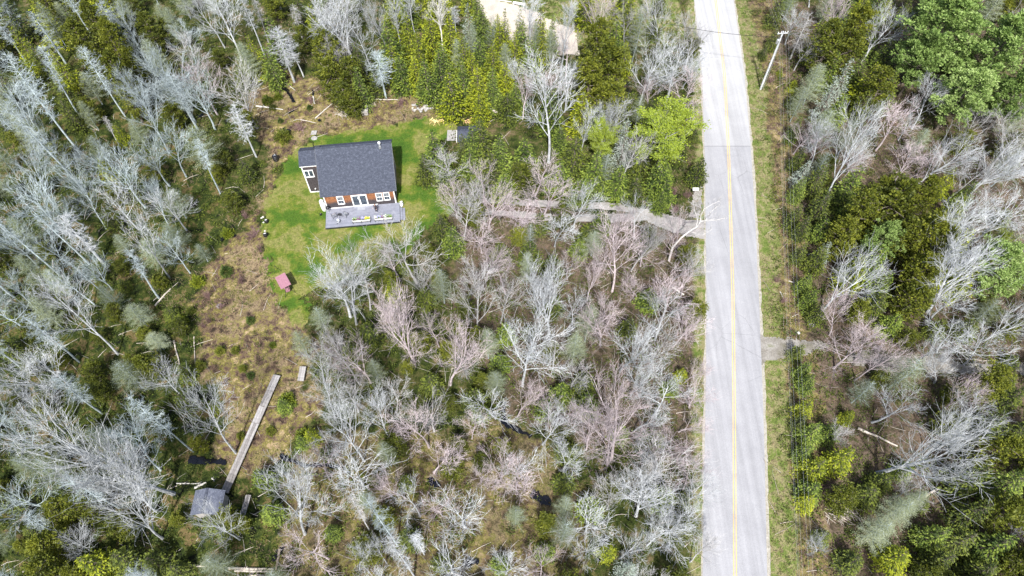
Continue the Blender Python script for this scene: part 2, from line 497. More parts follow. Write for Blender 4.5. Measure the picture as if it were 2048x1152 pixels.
LOT = gpoly([(895, -60), (925, -20), (990, 60), (1060, 110), (1160, 110), (1150, 60), (1060, 20), (1000, 0), (960, -60)])
DRIVE_R = gpoly([(1515, 672), (1560, 678), (1645, 682), (1660, 695), (1600, 715), (1535, 722), (1518, 735)])
def vnoise(x, y, s, seed=0):
    """cheap smooth value noise in numpy"""
    x = np.asarray(x, float) * s + seed * 17.3; y = np.asarray(y, float) * s + seed * 7.7
    xi = np.floor(x).astype(np.int64); yi = np.floor(y).astype(np.int64)
    fx = x - xi; fy = y - yi
    fx = fx * fx * (3 - 2 * fx); fy = fy * fy * (3 - 2 * fy)
    def h(a, b):
        n = (a * 374761393 + b * 668265263 + seed * 1442695) & 0x7fffffff
        n = ((n ^ (n >> 13)) * 1274126177) & 0x7fffffff
        return ((n ^ (n >> 16)) & 0xffff) / 65535.0
    return (h(xi, yi) * (1 - fx) + h(xi + 1, yi) * fx) * (1 - fy) + (h(xi, yi + 1) * (1 - fx) + h(xi + 1, yi + 1) * fx) * fy
def fbm(x, y, s, seed=0, o=4):
    a = 0; amp = 1; t = 0
    for i in range(o):
        a = a + amp * vnoise(x, y, s * 2 ** i, seed + i * 5); t += amp; amp *= 0.55
    return a / t

def flat_mask(X, Y):
    """1 where the ground is kept level (road, verge, lawn, drive, house)"""
    m = np.zeros(np.shape(X))
    d = np.maximum(xl(Y) - X, X - xr(Y))
    m = np.maximum(m, np.clip((5.0 - d) / 3.0, 0, 1))
    for poly in (LAWN, ROADL, LOT, DRIVE_R):
        px = np.array([p[0] for p in poly]); py = np.array([p[1] for p in poly])
        near = (X > px.min() - 3) & (X < px.max() + 3) & (Y > py.min() - 3) & (Y < py.max() + 3)
        ins = np.zeros(np.shape(X), bool)
        for dx, dy in ((0, 0), (1.2, 0), (-1.2, 0), (0, 1.2), (0, -1.2)):
            ins |= inpoly(X + dx, Y + dy, poly) & near
        m = np.maximum(m, ins * 1.0)
    return m
def gheight(X, Y):
    h = (fbm(X, Y, 0.16, 3) - 0.5) * 0.7 + (fbm(X, Y, 0.8, 9, 3) - 0.5) * 0.36 - 0.16
    return h * (1 - flat_mask(X, Y)) - 0.02

# ------------------------------------------------------------------ ground
def grid_mesh(name, xs, ys, zfun, keep=None):
    X, Y = np.meshgrid(xs, ys)
    Z = zfun(X, Y)
    nx, ny = len(xs), len(ys)
    v = np.stack([X, Y, Z], -1).reshape(-1, 3)
    i = np.arange((ny - 1) * (nx - 1)); r = i // (nx - 1); c = i % (nx - 1)
    a = r * nx + c
    q = np.stack([a, a + 1, a + nx + 1, a + nx], -1)
    if keep is not None:
        xm = v[q].mean(1)
        q = q[keep(xm[:, 0], xm[:, 1])]
        used = np.unique(q); remap = -np.ones(len(v), np.int64); remap[used] = np.arange(len(used))
        v = v[used]; q = remap[q]
    return np_mesh(name, v, q)
def np_mesh(name, v, f):
    me = bpy.data.meshes.new(name)
    k = f.shape[1]
    me.vertices.add(len(v)); me.vertices.foreach_set('co', np.ascontiguousarray(v, np.float32).ravel())
    me.loops.add(f.size); me.loops.foreach_set('vertex_index', np.ascontiguousarray(f, np.int32).ravel())
    me.polygons.add(len(f))
    me.polygons.foreach_set('loop_start', np.arange(0, f.size, k, dtype=np.int32))
    me.polygons.foreach_set('loop_total', np.full(len(f), k, np.int32))
    me.update(calc_edges=True)
    return me
xs = np.concatenate([[-3000, -900, -300, -150], np.arange(-112, 112.1, 0.5), [150, 300, 900, 3000]])
ys = np.concatenate([[-3000, -900, -300, -100, -40, -10], np.arange(-2, 140.1, 0.5), [160, 220, 400, 1000, 3000]])
gm = grid_mesh('ground', xs, ys, gheight)
gv = np.empty(len(gm.vertices) * 3, np.float32); gm.vertices.foreach_get('co', gv); gv = gv.reshape(-1, 3)
GX, GY = gv[:, 0], gv[:, 1]
jx = GX + (fbm(GX, GY, 0.35, 21) - 0.5) * 5; jy = GY + (fbm(GX, GY, 0.35, 31) - 0.5) * 5
zone = np.zeros((len(GX), 4), np.float32)
RUST = gpoly([(640, 860), (900, 870), (1010, 830), (1120, 900), (1180, 1010), (1150, 1300), (540, 1300), (560, 1000)])
zone[:, 0] = inpoly(jx, jy, CLEAR) + inpoly(jx, jy, RUST) * 0.65                                   # dry tan grass
zone[:, 1] = inpoly(jx, jy, PINKZ) * 0.6 + inpoly(jx, jy, RIGHT) * 0.65     # leaf litter
dr = GX - xr(GY); dl = xl(GY) - GX
rt = GX > (P(1540, 576).x - 10)
zone[:, 0] = np.clip(zone[:, 0] + ((dr > 2.4) & (dr < 6.6 + (fbm(GX, GY, 0.2, 15) - .5) * 4)) * 0.8, 0, 1)
zone[:, 2] = np.clip(((dr > -1) & (dr < 3.1 + (fbm(GX, GY, 0.3, 5) - 0.5) * 2.5)) | ((dl > -1) & (dl < 1.4 + (fbm(GX, GY, 0.3, 6) - .5) * 1.5)) |
                     ((GY > 97) & (GX > -8) & (GX < 30) & (GY < 120)), 0, 1)                        # verge grass
zone[:, 3] = inpoly(jx, jy, BOG) * 0.8 + 0.1                        # moss and bog
att = gm.color_attributes.new('zone', 'FLOAT_COLOR', 'POINT')
att.data.foreach_set('color', zone.ravel())
def ground_mat():
    m, nt, b = mat('forest_floor')
    pos = world_pos(nt)
    at = nt.nodes.new('ShaderNodeAttribute'); at.attribute_name = 'zone'
    sp = nt.nodes.new('ShaderNodeSeparateColor'); nt.links.new(at.outputs['Color'], sp.inputs[0])
    n1 = noise_n(nt, 0.55, 6, 0.7, pos, 0.4)
    n2 = noise_n(nt, 0.9, 5, 0.7, pos, 0.2)
    n3 = noise_n(nt, 6.5, 4, 0.7, pos)
    base = ramp(nt, [(0.38, (0.010, 0.013, 0.005)), (0.47, (0.035, 0.05, 0.009)), (0.56, (0.075, 0.075, 0.025)), (0.68, (0.17, 0.12, 0.075))], n1.outputs[0])
    tan = ramp(nt, [(0.34, (0.03, 0.025, 0.016)), (0.43, (0.14, 0.10, 0.06)), (0.51, (0.27, 0.205, 0.125)), (0.58, (0.11, 0.105, 0.025)), (0.68, (0.24, 0.165, 0.115))], n2.outputs[0])
    lit = ramp(nt, [(0.3, (0.025, 0.018, 0.014)), (0.45, (0.09, 0.06, 0.05)), (0.53, (0.18, 0.12, 0.105)), (0.60, (0.05, 0.058, 0.015)), (0.72, (0.20, 0.135, 0.115))], n2.outputs[0])
    verge = ramp(nt, [(0.3, (0.07, 0.115, 0.018)), (0.47, (0.14, 0.17, 0.045)), (0.57, (0.24, 0.21, 0.11)), (0.75, (0.11, 0.15, 0.03))], n2.outputs[0])
    bog = ramp(nt, [(0.38, (0.007, 0.009, 0.005)), (0.47, (0.026, 0.040, 0.008)), (0.54, (0.055, 0.068, 0.014)), (0.60, (0.15, 0.105, 0.05)), (0.68, (0.05, 0.065, 0.010))], n1.outputs[0])
    c = mixc(nt, at.outputs['Alpha'], base.outputs[0], bog.outputs[0])
    c = mixc(nt, sp.outputs[1], c, lit.outputs[0])
    hp = ramp(nt, [(0.40, (0, 0, 0)), (0.52, (1, 1, 1))], noise_n(nt, 0.16, 4, 0.6, pos).outputs[0])
    heath = ramp(nt, [(0.34, (0.03, 0.02, 0.016)), (0.46, (0.12, 0.08, 0.055)), (0.54, (0.16, 0.145, 0.035)), (0.64, (0.33, 0.245, 0.14))], n2.outputs[0])
    c = mixc(nt, sp.outputs[0], c, mixc(nt, hp.outputs[0], tan.outputs[0], heath.outputs[0]))
    c = mixc(nt, sp.outputs[2], c, verge.outputs[0])
    r = ramp(nt, [(0.3, (0.6, 0.6, 0.6)), (0.7, (1.35, 1.35, 1.35))], n3.outputs[0])
    c = mixc(nt, 1.0, c, r.outputs[0], 'MULTIPLY')
    nt.links.new(c, b.inputs['Base Color'])
    b.inputs['Roughness'].default_value = 0.95
    b.inputs['Specular IOR Level'].default_value = 0.15
    bump(nt, b, n3.outputs[0], 0.9, 0.12)
    return m
tag(link('ground', gm, None, ground_mat()), kind='structure')

# ------------------------------------------------------------------ road, lines, drives
def strip(name, x0f, x1f, ys, z, m, nseg=1, wob=0.0, seed=0):
    v = []
    for y in ys:
        a, b_ = float(x0f(y)), float(x1f(y))
        if wob:
            a += (float(fbm(np.array([0.0]), np.array([y]), 0.9, seed)[0]) - 0.5) * wob
            b_ += (float(fbm(np.array([50.0]), np.array([y]), 0.9, seed + 1)[0]) - 0.5) * wob
        for k in range(nseg + 1): v.append((a + (b_ - a) * k / nseg, y, z))
    f = []
    for i in range(len(ys) - 1):
        for k in range(nseg):
            a = i * (nseg + 1) + k
            f.append((a, a + 1, a + nseg + 2, a + nseg + 1))
    me = bpy.data.meshes.new(name); me.from_pydata(v, [], f)
    return link(name, me, None, m)
YS = list(np.arange(-20, 180, 0.5)) + [250, 400, 800]
M['shoulder'] = noisy_mat('gravel_shoulder', [(0.25, (0.20, 0.185, 0.14)), (0.5, (0.32, 0.30, 0.25)), (0.75, (0.42, 0.40, 0.36))], 2.5, 12, 0.3)
tag(strip('road_shoulder', lambda y: xl(y) - 0.22, lambda y: xr(y) + 0.32, YS, 0.010, M['shoulder'], 1, 0.45, 3), kind='structure')
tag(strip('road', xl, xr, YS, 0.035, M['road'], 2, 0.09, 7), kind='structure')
for s in (-1, 1):
    o = strip('road_marking', (lambda y, s=s: xc(y) + s * 0.14 - 0.045), (lambda y, s=s: xc(y) + s * 0.14 + 0.045), YS, 0.040, M['yellowpaint'])
    tag(o, kind='structure')

def poly_sheet(name, poly, z, m, res=0.25, wob=0.9, seed=1, holes=()):
    px = [p[0] for p in poly]; py = [p[1] for p in poly]
    xs_ = np.arange(min(px) - 1, max(px) + 1, res); ys_ = np.arange(min(py) - 1, max(py) + 1, res)
    def keep(x, y):
        ax = x + (fbm(x, y, 0.7, seed) - 0.5) * wob * 2 + (vnoise(x, y, 3.0, seed) - 0.5) * wob * .5
        ay = y + (fbm(x, y, 0.7, seed + 3) - 0.5) * wob * 2 + (vnoise(x, y, 3.0, seed + 4) - 0.5) * wob * .5
        k = inpoly(ax, ay, poly)
        for h in holes: k &= ~inpoly(ax, ay, h)
        return k
    me = grid_mesh(name, xs_, ys_, lambda X, Y: np.full(X.shape, z) + (fbm(X, Y, 0.5, seed + 7) - .5) * 0.012, keep)
    return tag(link(name, me, None, m), kind='structure')
poly_sheet('lawn', LAWN, 0.02, M['lawn'], 0.16, 1.5, 2)
def track(name, pts, w, z, m, seed=0, wob=0.35, res=0.2):
    pts = [P(*p) for p in pts]
    poly = []
    # resample
    L, Rr = [], []
    dense = []
    for a, b_ in zip(pts, pts[1:]):
        n = max(2, int((b_ - a).length / 0.8))
        for k in range(n): dense.append(a.lerp(b_, k / n))
    dense.append(pts[-1])
    for i, p in enumerate(dense):
        d = (dense[min(i + 1, len(dense) - 1)] - dense[max(i - 1, 0)]).normalized()
        n = Vector((-d.y, d.x, 0))
        ww = w[0] + (w[1] - w[0]) * i / (len(dense) - 1)
        L.append(tuple((p + n * ww / 2)[:2])); Rr.append(tuple((p - n * ww / 2)[:2]))
    poly = L + Rr[::-1]
    return poly_sheet(name, poly, z, m, res, wob, seed)
track('driveway', [(945, 398), (1010, 402), (1090, 408), (1160, 411), (1225, 413), (1290, 425), (1345, 441), (1412, 450)], (0.9, 1.5), 0.003, M['gravel'], 4)
track('driveway', [(960, 424), (1040, 430), (1120, 436), (1200, 436), (1290, 433), (1350, 458), (1411, 468)], (0.9, 1.7), 0.007, M['gravel'], 6)
track('footpath', [(1398, 372), (1394, 400), (1388, 436)], (1.1, 1.4), 0.012, M['gravel'], 8)
poly_sheet('gravel_lot', LOT, 0.0, M['sand'], 0.3, 0.8, 12)
poly_sheet('side_track', DRIVE_R, 0.016, M['dirt'], 0.22, 0.6, 14)
track('grass_track', [(1700, 712), (1800, 725), (1900, 735), (2060, 745)], (1.6, 1.8), 0.03, M['dirt'], 16, 0.8)
# dark bog pools and ditch water
def pool(pts, w, seed):
    return track('stream', pts, (w * .6, w * 0.45), -0.03, M['water'], seed, 0.55, 0.1)
for i, (pts, w) in enumerate([([(566, 172), (578, 188), (588, 204)], 0.9), ([(574, 228), (586, 220)], 0.9), ([(626, 178), (629, 196)], 0.35), ([(636, 236), (640, 240)], 0.6), ([(565, 255), (580, 262)], 0.8),
        ([(1000, 835), (1030, 852), (1066, 872)], 1.0), ([(1004, 800), (1014, 845)], .7), ([(560, 908), (610, 930), (650, 928), (700, 942)], 0.9), ([(1070, 985), (1085, 1005), (1100, 1000)], 1.3),
        ([(380, 918), (450, 925)], 1.3), ([(545, 1120), (560, 1095)], 1.1), ([(850, 955), (880, 968)], 1.2), ([(930, 1120), (960, 1128)], 1.2), ([(1190, 1110), (1205, 1130)], 0.9),
        ([(70, 480), (120, 500)], 1.2), ([(300, 150), (345, 165)], 0.9), ([(395, 235), (410, 225)], 1.3), ([(160, 940), (200, 930)], 1.3), ([(1365, 600), (1352, 640)], 0.7), ([(440, 480), (470, 470)], .8)]):
    pool(pts, w, 40 + i)

# ------------------------------------------------------------------ tree builders (metres; every prototype is shared by many trees)
def rot_dir(d, ang, az):
    """tilt d by ang toward azimuth az around it"""
    d = d.normalized()
    a = d.orthogonal().normalized(); b = d.cross(a)
    return (d * math.cos(ang) + (a * math.cos(az) + b * math.sin(az)) * math.sin(ang)).normalized()
def path(rg, p, d, length, n, wob, trop):
    pts = [p.copy()]
    for i in range(n):
        d = (d + Vector((rg.gauss(0, wob), rg.gauss(0, wob), rg.gauss(0, wob) + trop))).normalized()
        p = p + d * (length / n)
        pts.append(p.copy())
    return pts
def bare_proto(seed, H=11.0, start=0.35, spread=0.42, n1=13, ang=(0.5, 1.0), trop=0.07, n2=8, n3=5, n4=1, fork=False, r0=0.16, wob=0.05, thick=1.0):
    rg = random.Random(seed)
    tr, cr = MB(), MB()
    top = H * (0.72 if fork else 0.93)
    tp = path(rg, Vector((0, 0, -0.3)), Vector((rg.uniform(-.06, .06), rg.uniform(-.06, .06), 1)), top + 0.3, 9, wob, 0.05)
    rad = [r0 * (1 - 0.86 * i / 9) + 0.012 for i in range(10)]
    rad[0] *= 1.35
    tr.tube(tp, rad, 7)
    def at(pts, t):
        t = max(0, min(0.9999, t)) * (len(pts) - 1)
        i = int(t)
        return pts[i].lerp(pts[i + 1], t - i), (pts[i + 1] - pts[i]).normalized()
    for i in range(n1):
        t = start + (1 - start) * ((i + rg.random() * 0.8) / n1)
        p, d = at(tp, t)
        L1 = H * spread * (0.55 + 0.6 * math.sin(PI * min(1, (t - start) / (1 - start) * 0.75 + 0.25))) * rg.uniform(0.7, 1.15)
        if fork and i < 3: L1 = H * spread * 1.45
        a1 = rg.uniform(*ang) * (1.0 if not (fork and i < 3) else 0.6)
        az_ = i * 2.4 + rg.uniform(-.5, .5)
        r1 = max(0.02, r0 * (1 - 0.8 * t) * rg.uniform(0.42, 0.62)) * thick
        q = path(rg, p, rot_dir(d, a1, az_), L1, 6, 0.085, trop)
        tr.tube(q, [r1 * (1 - 0.78 * k / 6) for k in range(7)], 5, False)
        for j in range(n2):
            t2 = 0.22 + 0.78 * (j + rg.random()) / n2
            p2, d2 = at(q, t2)
            L2 = L1 * rg.uniform(0.34, 0.62) * (1.15 - 0.6 * t2)
            q2 = path(rg, p2, rot_dir(d2, rg.uniform(0.3, 0.8), rg.uniform(0, 2 * PI)), L2, 4, 0.09, trop * 1.2)
            r2 = max(0.0165, r1 * 0.42 * (1 - 0.5 * t2)) * thick
            cr.tube(q2, [r2 * (1 - 0.6 * k / 4) for k in range(5)], 4, False)
            for k in range(n3):
                t3 = 0.15 + 0.85 * (k + rg.random()) / n3
                p3, d3 = at(q2, t3)
                L3 = max(0.35, L2 * rg.uniform(0.35, 0.75))
                q3 = path(rg, p3, rot_dir(d3, rg.uniform(0.4, 0.9), rg.uniform(0, 2 * PI)), L3, 2, 0.14, trop * 1.5)
                cr.tube(q3, [0.0125 * thick, 0.0100 * thick, 0.006 * thick], 3, False)
                for l in range(n4):
                    p4, d4 = at(q3, rg.uniform(0.2, 1.0))
                    e = p4 + rot_dir(d4, rg.uniform(0.3, 0.8), rg.uniform(0, 2 * PI)) * rg.uniform(0.18, 0.42)
                    cr.tube([p4, e], [0.0085 * thick, 0.005 * thick], 3, False)
    rr = max(math.hypot(v[0], v[1]) for v in cr.v)
    rs = sorted(math.hypot(v[0], v[1]) for v in cr.v)[int(len(cr.v) * 0.93)]
    zt = max(v[2] for v in cr.v)
    return dict(trunk=tr.mesh('trunk', [M['bark_grey']]), crown=cr.mesh('crown', [M['bark_grey']]), R=rs, H=zt)
def snag_proto(seed, H=13.0, Rm=1.5, n=85, moss=False, start=0.3):
    """straight dead conifer with short crooked side branches"""
    rg = random.Random(seed)
    tr, cr = MB(), MB()
    tp = path(rg, Vector((0, 0, -0.3)), Vector((0, 0, 1)), H + 0.3, 8, 0.02, 0.05)
    tr.tube(tp, [0.15 * (1 - 0.88 * i / 8) for i in range(9)], 7)
    for i in range(n):
        t = start + (1 - start) * (i / n)
        k = int(t * 8); k = min(k, 7)
        p = tp[k].lerp(tp[k + 1], t * 8 - k)
        L = Rm * (0.35 + 0.75 * math.sin(PI * (0.12 + 0.8 * (t - start) / (1 - start)))) * rg.uniform(0.4, 1.1)
        d = rot_dir(Vector((0, 0, 1)), rg.uniform(1.2, 1.9), rg.uniform(0, 2 * PI))
        q = path(rg, p, d, L, 5, 0.16, rg.choice((-0.08, 0.06, 0.1)))
        cr.tube(q, [0.022, 0.019, 0.016, 0.013, 0.010, 0.006], 4, False)
        for j in range(7):
            a = rg.randint(1, 4)
            e1 = q[a] + rot_dir((q[a + 1] - q[a]), rg.uniform(0.5, 1.1), rg.uniform(0, 2 * PI)) * rg.uniform(0.2, 0.55)
            e2 = e1 + Vector((rg.gauss(0, .12), rg.gauss(0, .12), rg.gauss(0, .12)))
            cr.tube([q[a], e1, e2], [0.011, 0.009, 0.005], 3, False)
    rs = sorted(math.hypot(v[0], v[1]) for v in cr.v)[int(len(cr.v) * 0.93)]
    return dict(trunk=tr.mesh('trunk', [M['bark_grey']]), crown=cr.mesh('crown', [M['bark_grey']]), R=rs, H=H)
def facets(rg, mb, c, d, L, W, n, droop=0.3, jit=0.6, mi=0):
    """n small needle sprays round point c heading along d"""
    for _ in range(n):
        a = Vector((d.x + rg.gauss(0, jit), d.y + rg.gauss(0, jit), d.z + rg.gauss(0, jit * .5) - droop * rg.random())).normalized()
        s = a.cross(Vector((rg.gauss(0, .35), rg.gauss(0, .35), 1))).normalized()
        l = L * rg.uniform(0.6, 1.2); w = W * rg.uniform(0.6, 1.2)
        o = c + Vector((rg.gauss(0, L * .3), rg.gauss(0, L * .3), rg.gauss(0, L * .2)))
        mb.poly([o - s * w * .25, o + a * l * .55 - s * w * .5 , o + a * l, o + a * l * .5 + s * w * .5], mi)
def conifer_proto(seed, H=8.0, Rm=2.1, rows=17, dens=1.0, leafm='leaf_yellow', up=0.0, L=0.34, W=0.17, ragged=0.25, low=0.04, narrow=1.0):
    rg = random.Random(seed)
    tr, cr = MB(), MB()
    tp = path(rg, Vector((0, 0, -0.3)), Vector((0, 0, 1)), H + 0.25, 6, 0.015, 0.05)
    tr.tube(tp, [0.13 * (1 - 0.9 * i / 6) for i in range(7)], 6)
    rows = int(rows * .8)
    for r in range(rows):
        t = low + (1 - low) * ((r + 0.3) / rows)
        z = H * t
        rr = Rm * (1 - t) ** 0.82 * (0.75 + 0.25 * min(1, t / 0.12)) + 0.10
        nb = max(4, int(5 + 7 * (1 - t)))
        for b in range(nb):
            az_ = 2 * PI * (b + rg.random() * 0.7) / nb + r * 1.1
            Lb = rr * rg.uniform(1 - ragged, 1 + ragged * 0.6)
            if rg.random() < 0.06: Lb *= 0.5
            d = Vector((math.cos(az_), math.sin(az_), 0.25 * t + up - 0.14))
            c0 = Vector((tp[3].x * t, tp[3].y * t, z + rg.uniform(-.07, .07)))
            tr.tube([c0, c0 + d * Lb * .5, c0 + d * Lb * .9 + Vector((0, 0, -Lb * .04))], [0.028, 0.018, 0.008], 3, False)
            n = max(2, int(Lb / 0.20))
            for k in range(n):
                s = (k + 0.7) / n
                if s < 0.22 and Lb > 1: continue
                c = c0 + d * Lb * s + Vector((0, 0, -Lb * 0.10 * s * s + 0.04))
                wd = Lb * 0.30 * math.sin(PI * min(1, s * .85 + .12))
                side = Vector((-d.y, d.x, 0))
                m = max(2, int((2.3 + wd * 7) * dens))
                for q in range(m):
                    o = rg.uniform(-1, 1)
                    cc = c + side * wd * o + Vector((0, 0, -abs(o) * wd * 0.22 + rg.uniform(-.05, .05)))
                    dd = (d * 0.9 + side * o * 0.9).normalized()
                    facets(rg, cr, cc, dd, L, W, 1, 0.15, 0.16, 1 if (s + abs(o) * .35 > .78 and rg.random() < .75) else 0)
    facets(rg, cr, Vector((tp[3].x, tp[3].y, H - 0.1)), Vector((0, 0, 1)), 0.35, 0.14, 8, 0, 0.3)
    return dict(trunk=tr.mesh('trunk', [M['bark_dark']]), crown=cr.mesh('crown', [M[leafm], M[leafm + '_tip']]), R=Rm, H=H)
def tuft_proto(seed, H=14.0, Rm=4.2, nb=46, leafm='leaf_pine', tl=0.5, per=26, start=0.3, ntuft=(7, 11), shape=0.9, facet=(0.36, 0.10), barkm='bark_dark'):
    """white pine / yew like: limbs carrying dense rounded tufts"""
    rg = random.Random(seed)
    tr, cr = MB(), MB()
    tp = path(rg, Vector((0, 0, -0.3)), Vector((0, 0, 1)), H, 7, 0.03, 0.05)
    tr.tube(tp, [0.24 * (1 - 0.88 * i / 7) for i in range(8)], 7)
    for i in range(nb):
        t = start + (1 - start) * (i + rg.random()) / nb
        k = min(6, int(t * 7)); p = tp[k].lerp(tp[k + 1], t * 7 - k)
        Lb = Rm * (math.sin(PI * (0.2 + 0.78 * (t - start) / (1 - start))) ** shape * 0.85 + 0.15) * rg.uniform(0.65, 1.12)
        az_ = i * 2.4 + rg.uniform(-.4, .4)
        d = Vector((math.cos(az_), math.sin(az_), rg.uniform(0.05, 0.55)))
        q = path(rg, p, d, Lb, 5, 0.10, 0.05)
        tr.tube(q, [0.06 * (1 - .8 * k / 5) for k in range(6)], 4, False)
        nt_ = rg.randint(*ntuft)
        for j in range(nt_):
            s = 0.3 + 0.7 * (j + rg.random() * .6) / nt_
            kk = min(4, int(s * 5)); c = q[kk].lerp(q[kk + 1], s * 5 - kk)
            off = Lb * 0.24 * (1.1 - 0.6 * s)
            c = c + Vector((rg.gauss(0, off), rg.gauss(0, off), rg.uniform(0, .3)))
            size = tl * rg.uniform(0.7, 1.3)
            for _ in range(per):
                u = rot_dir(Vector((0, 0, 1)), math.acos(rg.uniform(-0.35, 1)), rg.uniform(0, 2 * PI))
                a = c + u * size * rg.uniform(0.25, 0.7)
                e = (u + Vector((rg.gauss(0, .4), rg.gauss(0, .4), .3))).normalized()
                sd_ = e.orthogonal().normalized(); sd_ = (sd_ * math.cos(_) + e.cross(sd_) * math.sin(_))
                cr.poly([a, a + e * facet[0] * .5 + sd_ * facet[1], a + e * facet[0], a + e * facet[0] * .5 - sd_ * facet[1]])
    return dict(trunk=tr.mesh('trunk', [M[barkm]]), crown=cr.mesh('crown', [M[leafm]]), R=Rm, H=H)
def haze_proto(seed, H=9.0, Rm=1.7, n=11000, leafm='leaf_haze'):
    """thin soft tree: fine upswept branches carrying tiny pale leaves"""
    rg = random.Random(seed)
    tr, cr = MB(), MB()
    tp = path(rg, Vector((0, 0, -0.3)), Vector((0, 0, 1)), H + .2, 6, 0.02, 0.05)
    tr.tube(tp, [0.09 * (1 - 0.88 * i / 6) for i in range(7)], 5)
    bs = []
    for i in range(70):
        t = 0.2 + 0.78 * i / 70
        Lb = Rm * (1 - t) ** 0.6 * rg.uniform(0.7, 1.15) * 1.15 + 0.15
        az_ = i * 2.4
        q = path(rg, Vector((0, 0, H * t)), Vector((math.cos(az_), math.sin(az_), 0.35)), Lb, 4, 0.10, 0.05)
        tr.tube(q, [0.016, 0.013, 0.011, 0.008, 0.005], 3, False)
        bs.append((q, Lb))
    w = [b[1] for b in bs]
    for q, Lb in rg.choices(bs, w, k=n):
        s = rg.random() ** 0.7 * 3.999; k = int(s)
        c = q[k].lerp(q[k + 1], s - k) + Vector((rg.gauss(0, .16), rg.gauss(0, .16), rg.gauss(0, .12)))
        a = Vector((rg.gauss(0, 1), rg.gauss(0, 1), rg.gauss(0, 1))).normalized()
        b = a.orthogonal().normalized()
        l = rg.uniform(0.05, 0.11)
        cr.poly([c, c + a * l, c + a * l * .5 + b * l * .5])
    return dict(trunk=tr.mesh('trunk', [M['bark_blue']]), crown=cr.mesh('crown', [M[leafm]]), R=Rm, H=H)
def maple_proto(seed, H=10.5, n=20000):
    p = bare_proto(seed, H, 0.25, 0.40, 16, (0.5, 1.1), 0.06, 8, 5, 0, r0=0.15)
    rg = random.Random(seed)
    me = p['crown']; cnt = len(me.vertices)
    cr = MB()
    for _ in range(n):
        c = me.vertices[rg.randrange(cnt)].co + Vector((rg.gauss(0, .16), rg.gauss(0, .16), rg.gauss(0, .12)))
        a = Vector((rg.gauss(0, 1), rg.gauss(0, 1), rg.gauss(0, .5))).normalized(); b = a.orthogonal().normalized()
        l = rg.uniform(0.10, 0.20)
        cr.poly([c, c + a * l * .5 + b * l * .4, c + a * l, c + a * l * .5 - b * l * .4])
    p['foliage'] = cr.mesh('foliage', [M['leaf_maple']])
    return p
def shrub_proto(seed, Rm=0.9, H=1.1, n=900, leafm='leaf_green', L=0.2, W=0.1):
    rg = random.Random(seed)
    cr = MB()
    for _ in range(n):
        u = rot_dir(Vector((0, 0, 1)), math.acos(rg.uniform(0, 1)), rg.uniform(0, 2 * PI))
        lump = 0.8 + 0.25 * math.sin(u.x * 5 + seed) * math.cos(u.y * 4 + seed)
        c = Vector((u.x * Rm, u.y * Rm, u.z * H)) * rg.uniform(0.6, 1.0) * lump
        facets(rg, cr, c, Vector((u.x, u.y, u.z * .6)), L, W, 1, 0.2, 0.4)
    return dict(crown=cr.mesh('foliage', [M[leafm]]), R=Rm, H=H)
def brush_proto(seed, Rm=1.1, H=1.5):
    """many stemmed twiggy bush"""
    rg = random.Random(seed); cr = MB()
    for _ in range(34):
        d = rot_dir(Vector((0, 0, 1)), rg.uniform(0.1, 1.0), rg.uniform(0, 2 * PI))
        q = path(rg, Vector((rg.gauss(0, .15), rg.gauss(0, .15), 0)), d, H * rg.uniform(.6, 1.1), 4, 0.15, 0.06)
        cr.tube(q, [0.014, 0.012, 0.010, 0.008, 0.005], 3, False)
        for k in range(9):
            a = rg.randint(1, 3)
            e = q[a] + rot_dir(q[a + 1] - q[a], rg.uniform(.4, .9), rg.uniform(0, 6.28)) * rg.uniform(.2, .5)
            cr.tube([q[a], e], [0.009, 0.005], 3, False)
    return dict(crown=cr.mesh('stems', [M['twig_bud']]), R=Rm, H=H)

PR = {}
PR['b'] = [bare_proto(101, 11, .34, .42, 13, (.5, 1.05), .06), bare_proto(102, 11, .28, .46, 14, (.6, 1.2), .045, wob=.08),
           bare_proto(103, 11, .40, .42, 11, (.45, .95), .08, fork=True), bare_proto(104, 11, .25, .44, 14, (.5, 1.15), .05, fork=True, wob=.09),
           bare_proto(105, 11, .45, .44, 10, (.6, 1.2), .07, 9, 5, 1, wob=.07), bare_proto(106, 11, .3, .38, 15, (.4, .9), .10, 8, 5, 1, fork=True, wob=.1)]
PR['u'] = [bare_proto(111, 13, .45, .24, 15, (.35, .75), .09, 8, 6, 1), bare_proto(112, 13, .5, .26, 13, (.4, .8), .08, 8, 6, 1, wob=.06)]
PR['w'] = [bare_proto(121, 12, .28, .42, 15, (.45, .95), .08, 9, 6, 1, r0=.2, thick=1.05, fork=True), bare_proto(122, 12, .3, .44, 14, (.5, 1.0), .06, 9, 6, 1, r0=.2, thick=1.05)]
PR['s'] = [snag_proto(131, 13, 1.5), snag_proto(132, 12, 1.9, 95, start=.4), snag_proto(133, 13, 1.0, 55, start=.5)]
PR['y'] = [conifer_proto(201, 8, 2.5, 15, 1.0, ragged=.35), conifer_proto(202, 8, 2.1, 16, 1.0, ragged=.4), conifer_proto(203, 8, 2.7, 14, .95, ragged=.45)]
PR['g'] = [conifer_proto(211, 8, 2.3, 16, 1.0, 'leaf_green'), conifer_proto(212, 8, 2.0, 17, 1.0, 'leaf_green', ragged=.38)]
PR['k'] = [conifer_proto(221, 7, 2.3, 14, .95, 'leaf_dark', ragged=.4), conifer_proto(222, 7, 2.0, 15, .95, 'leaf_dark', ragged=.3)]
PR['o'] = [tuft_proto(231, 9, 2.0, 46, 'leaf_olive', .34, 14, .1, (5, 8), .8, (.26, .08)), tuft_proto(232, 9, 2.4, 46, 'leaf_olive', .36, 14, .1, (5, 8), .7, (.27, .085))]
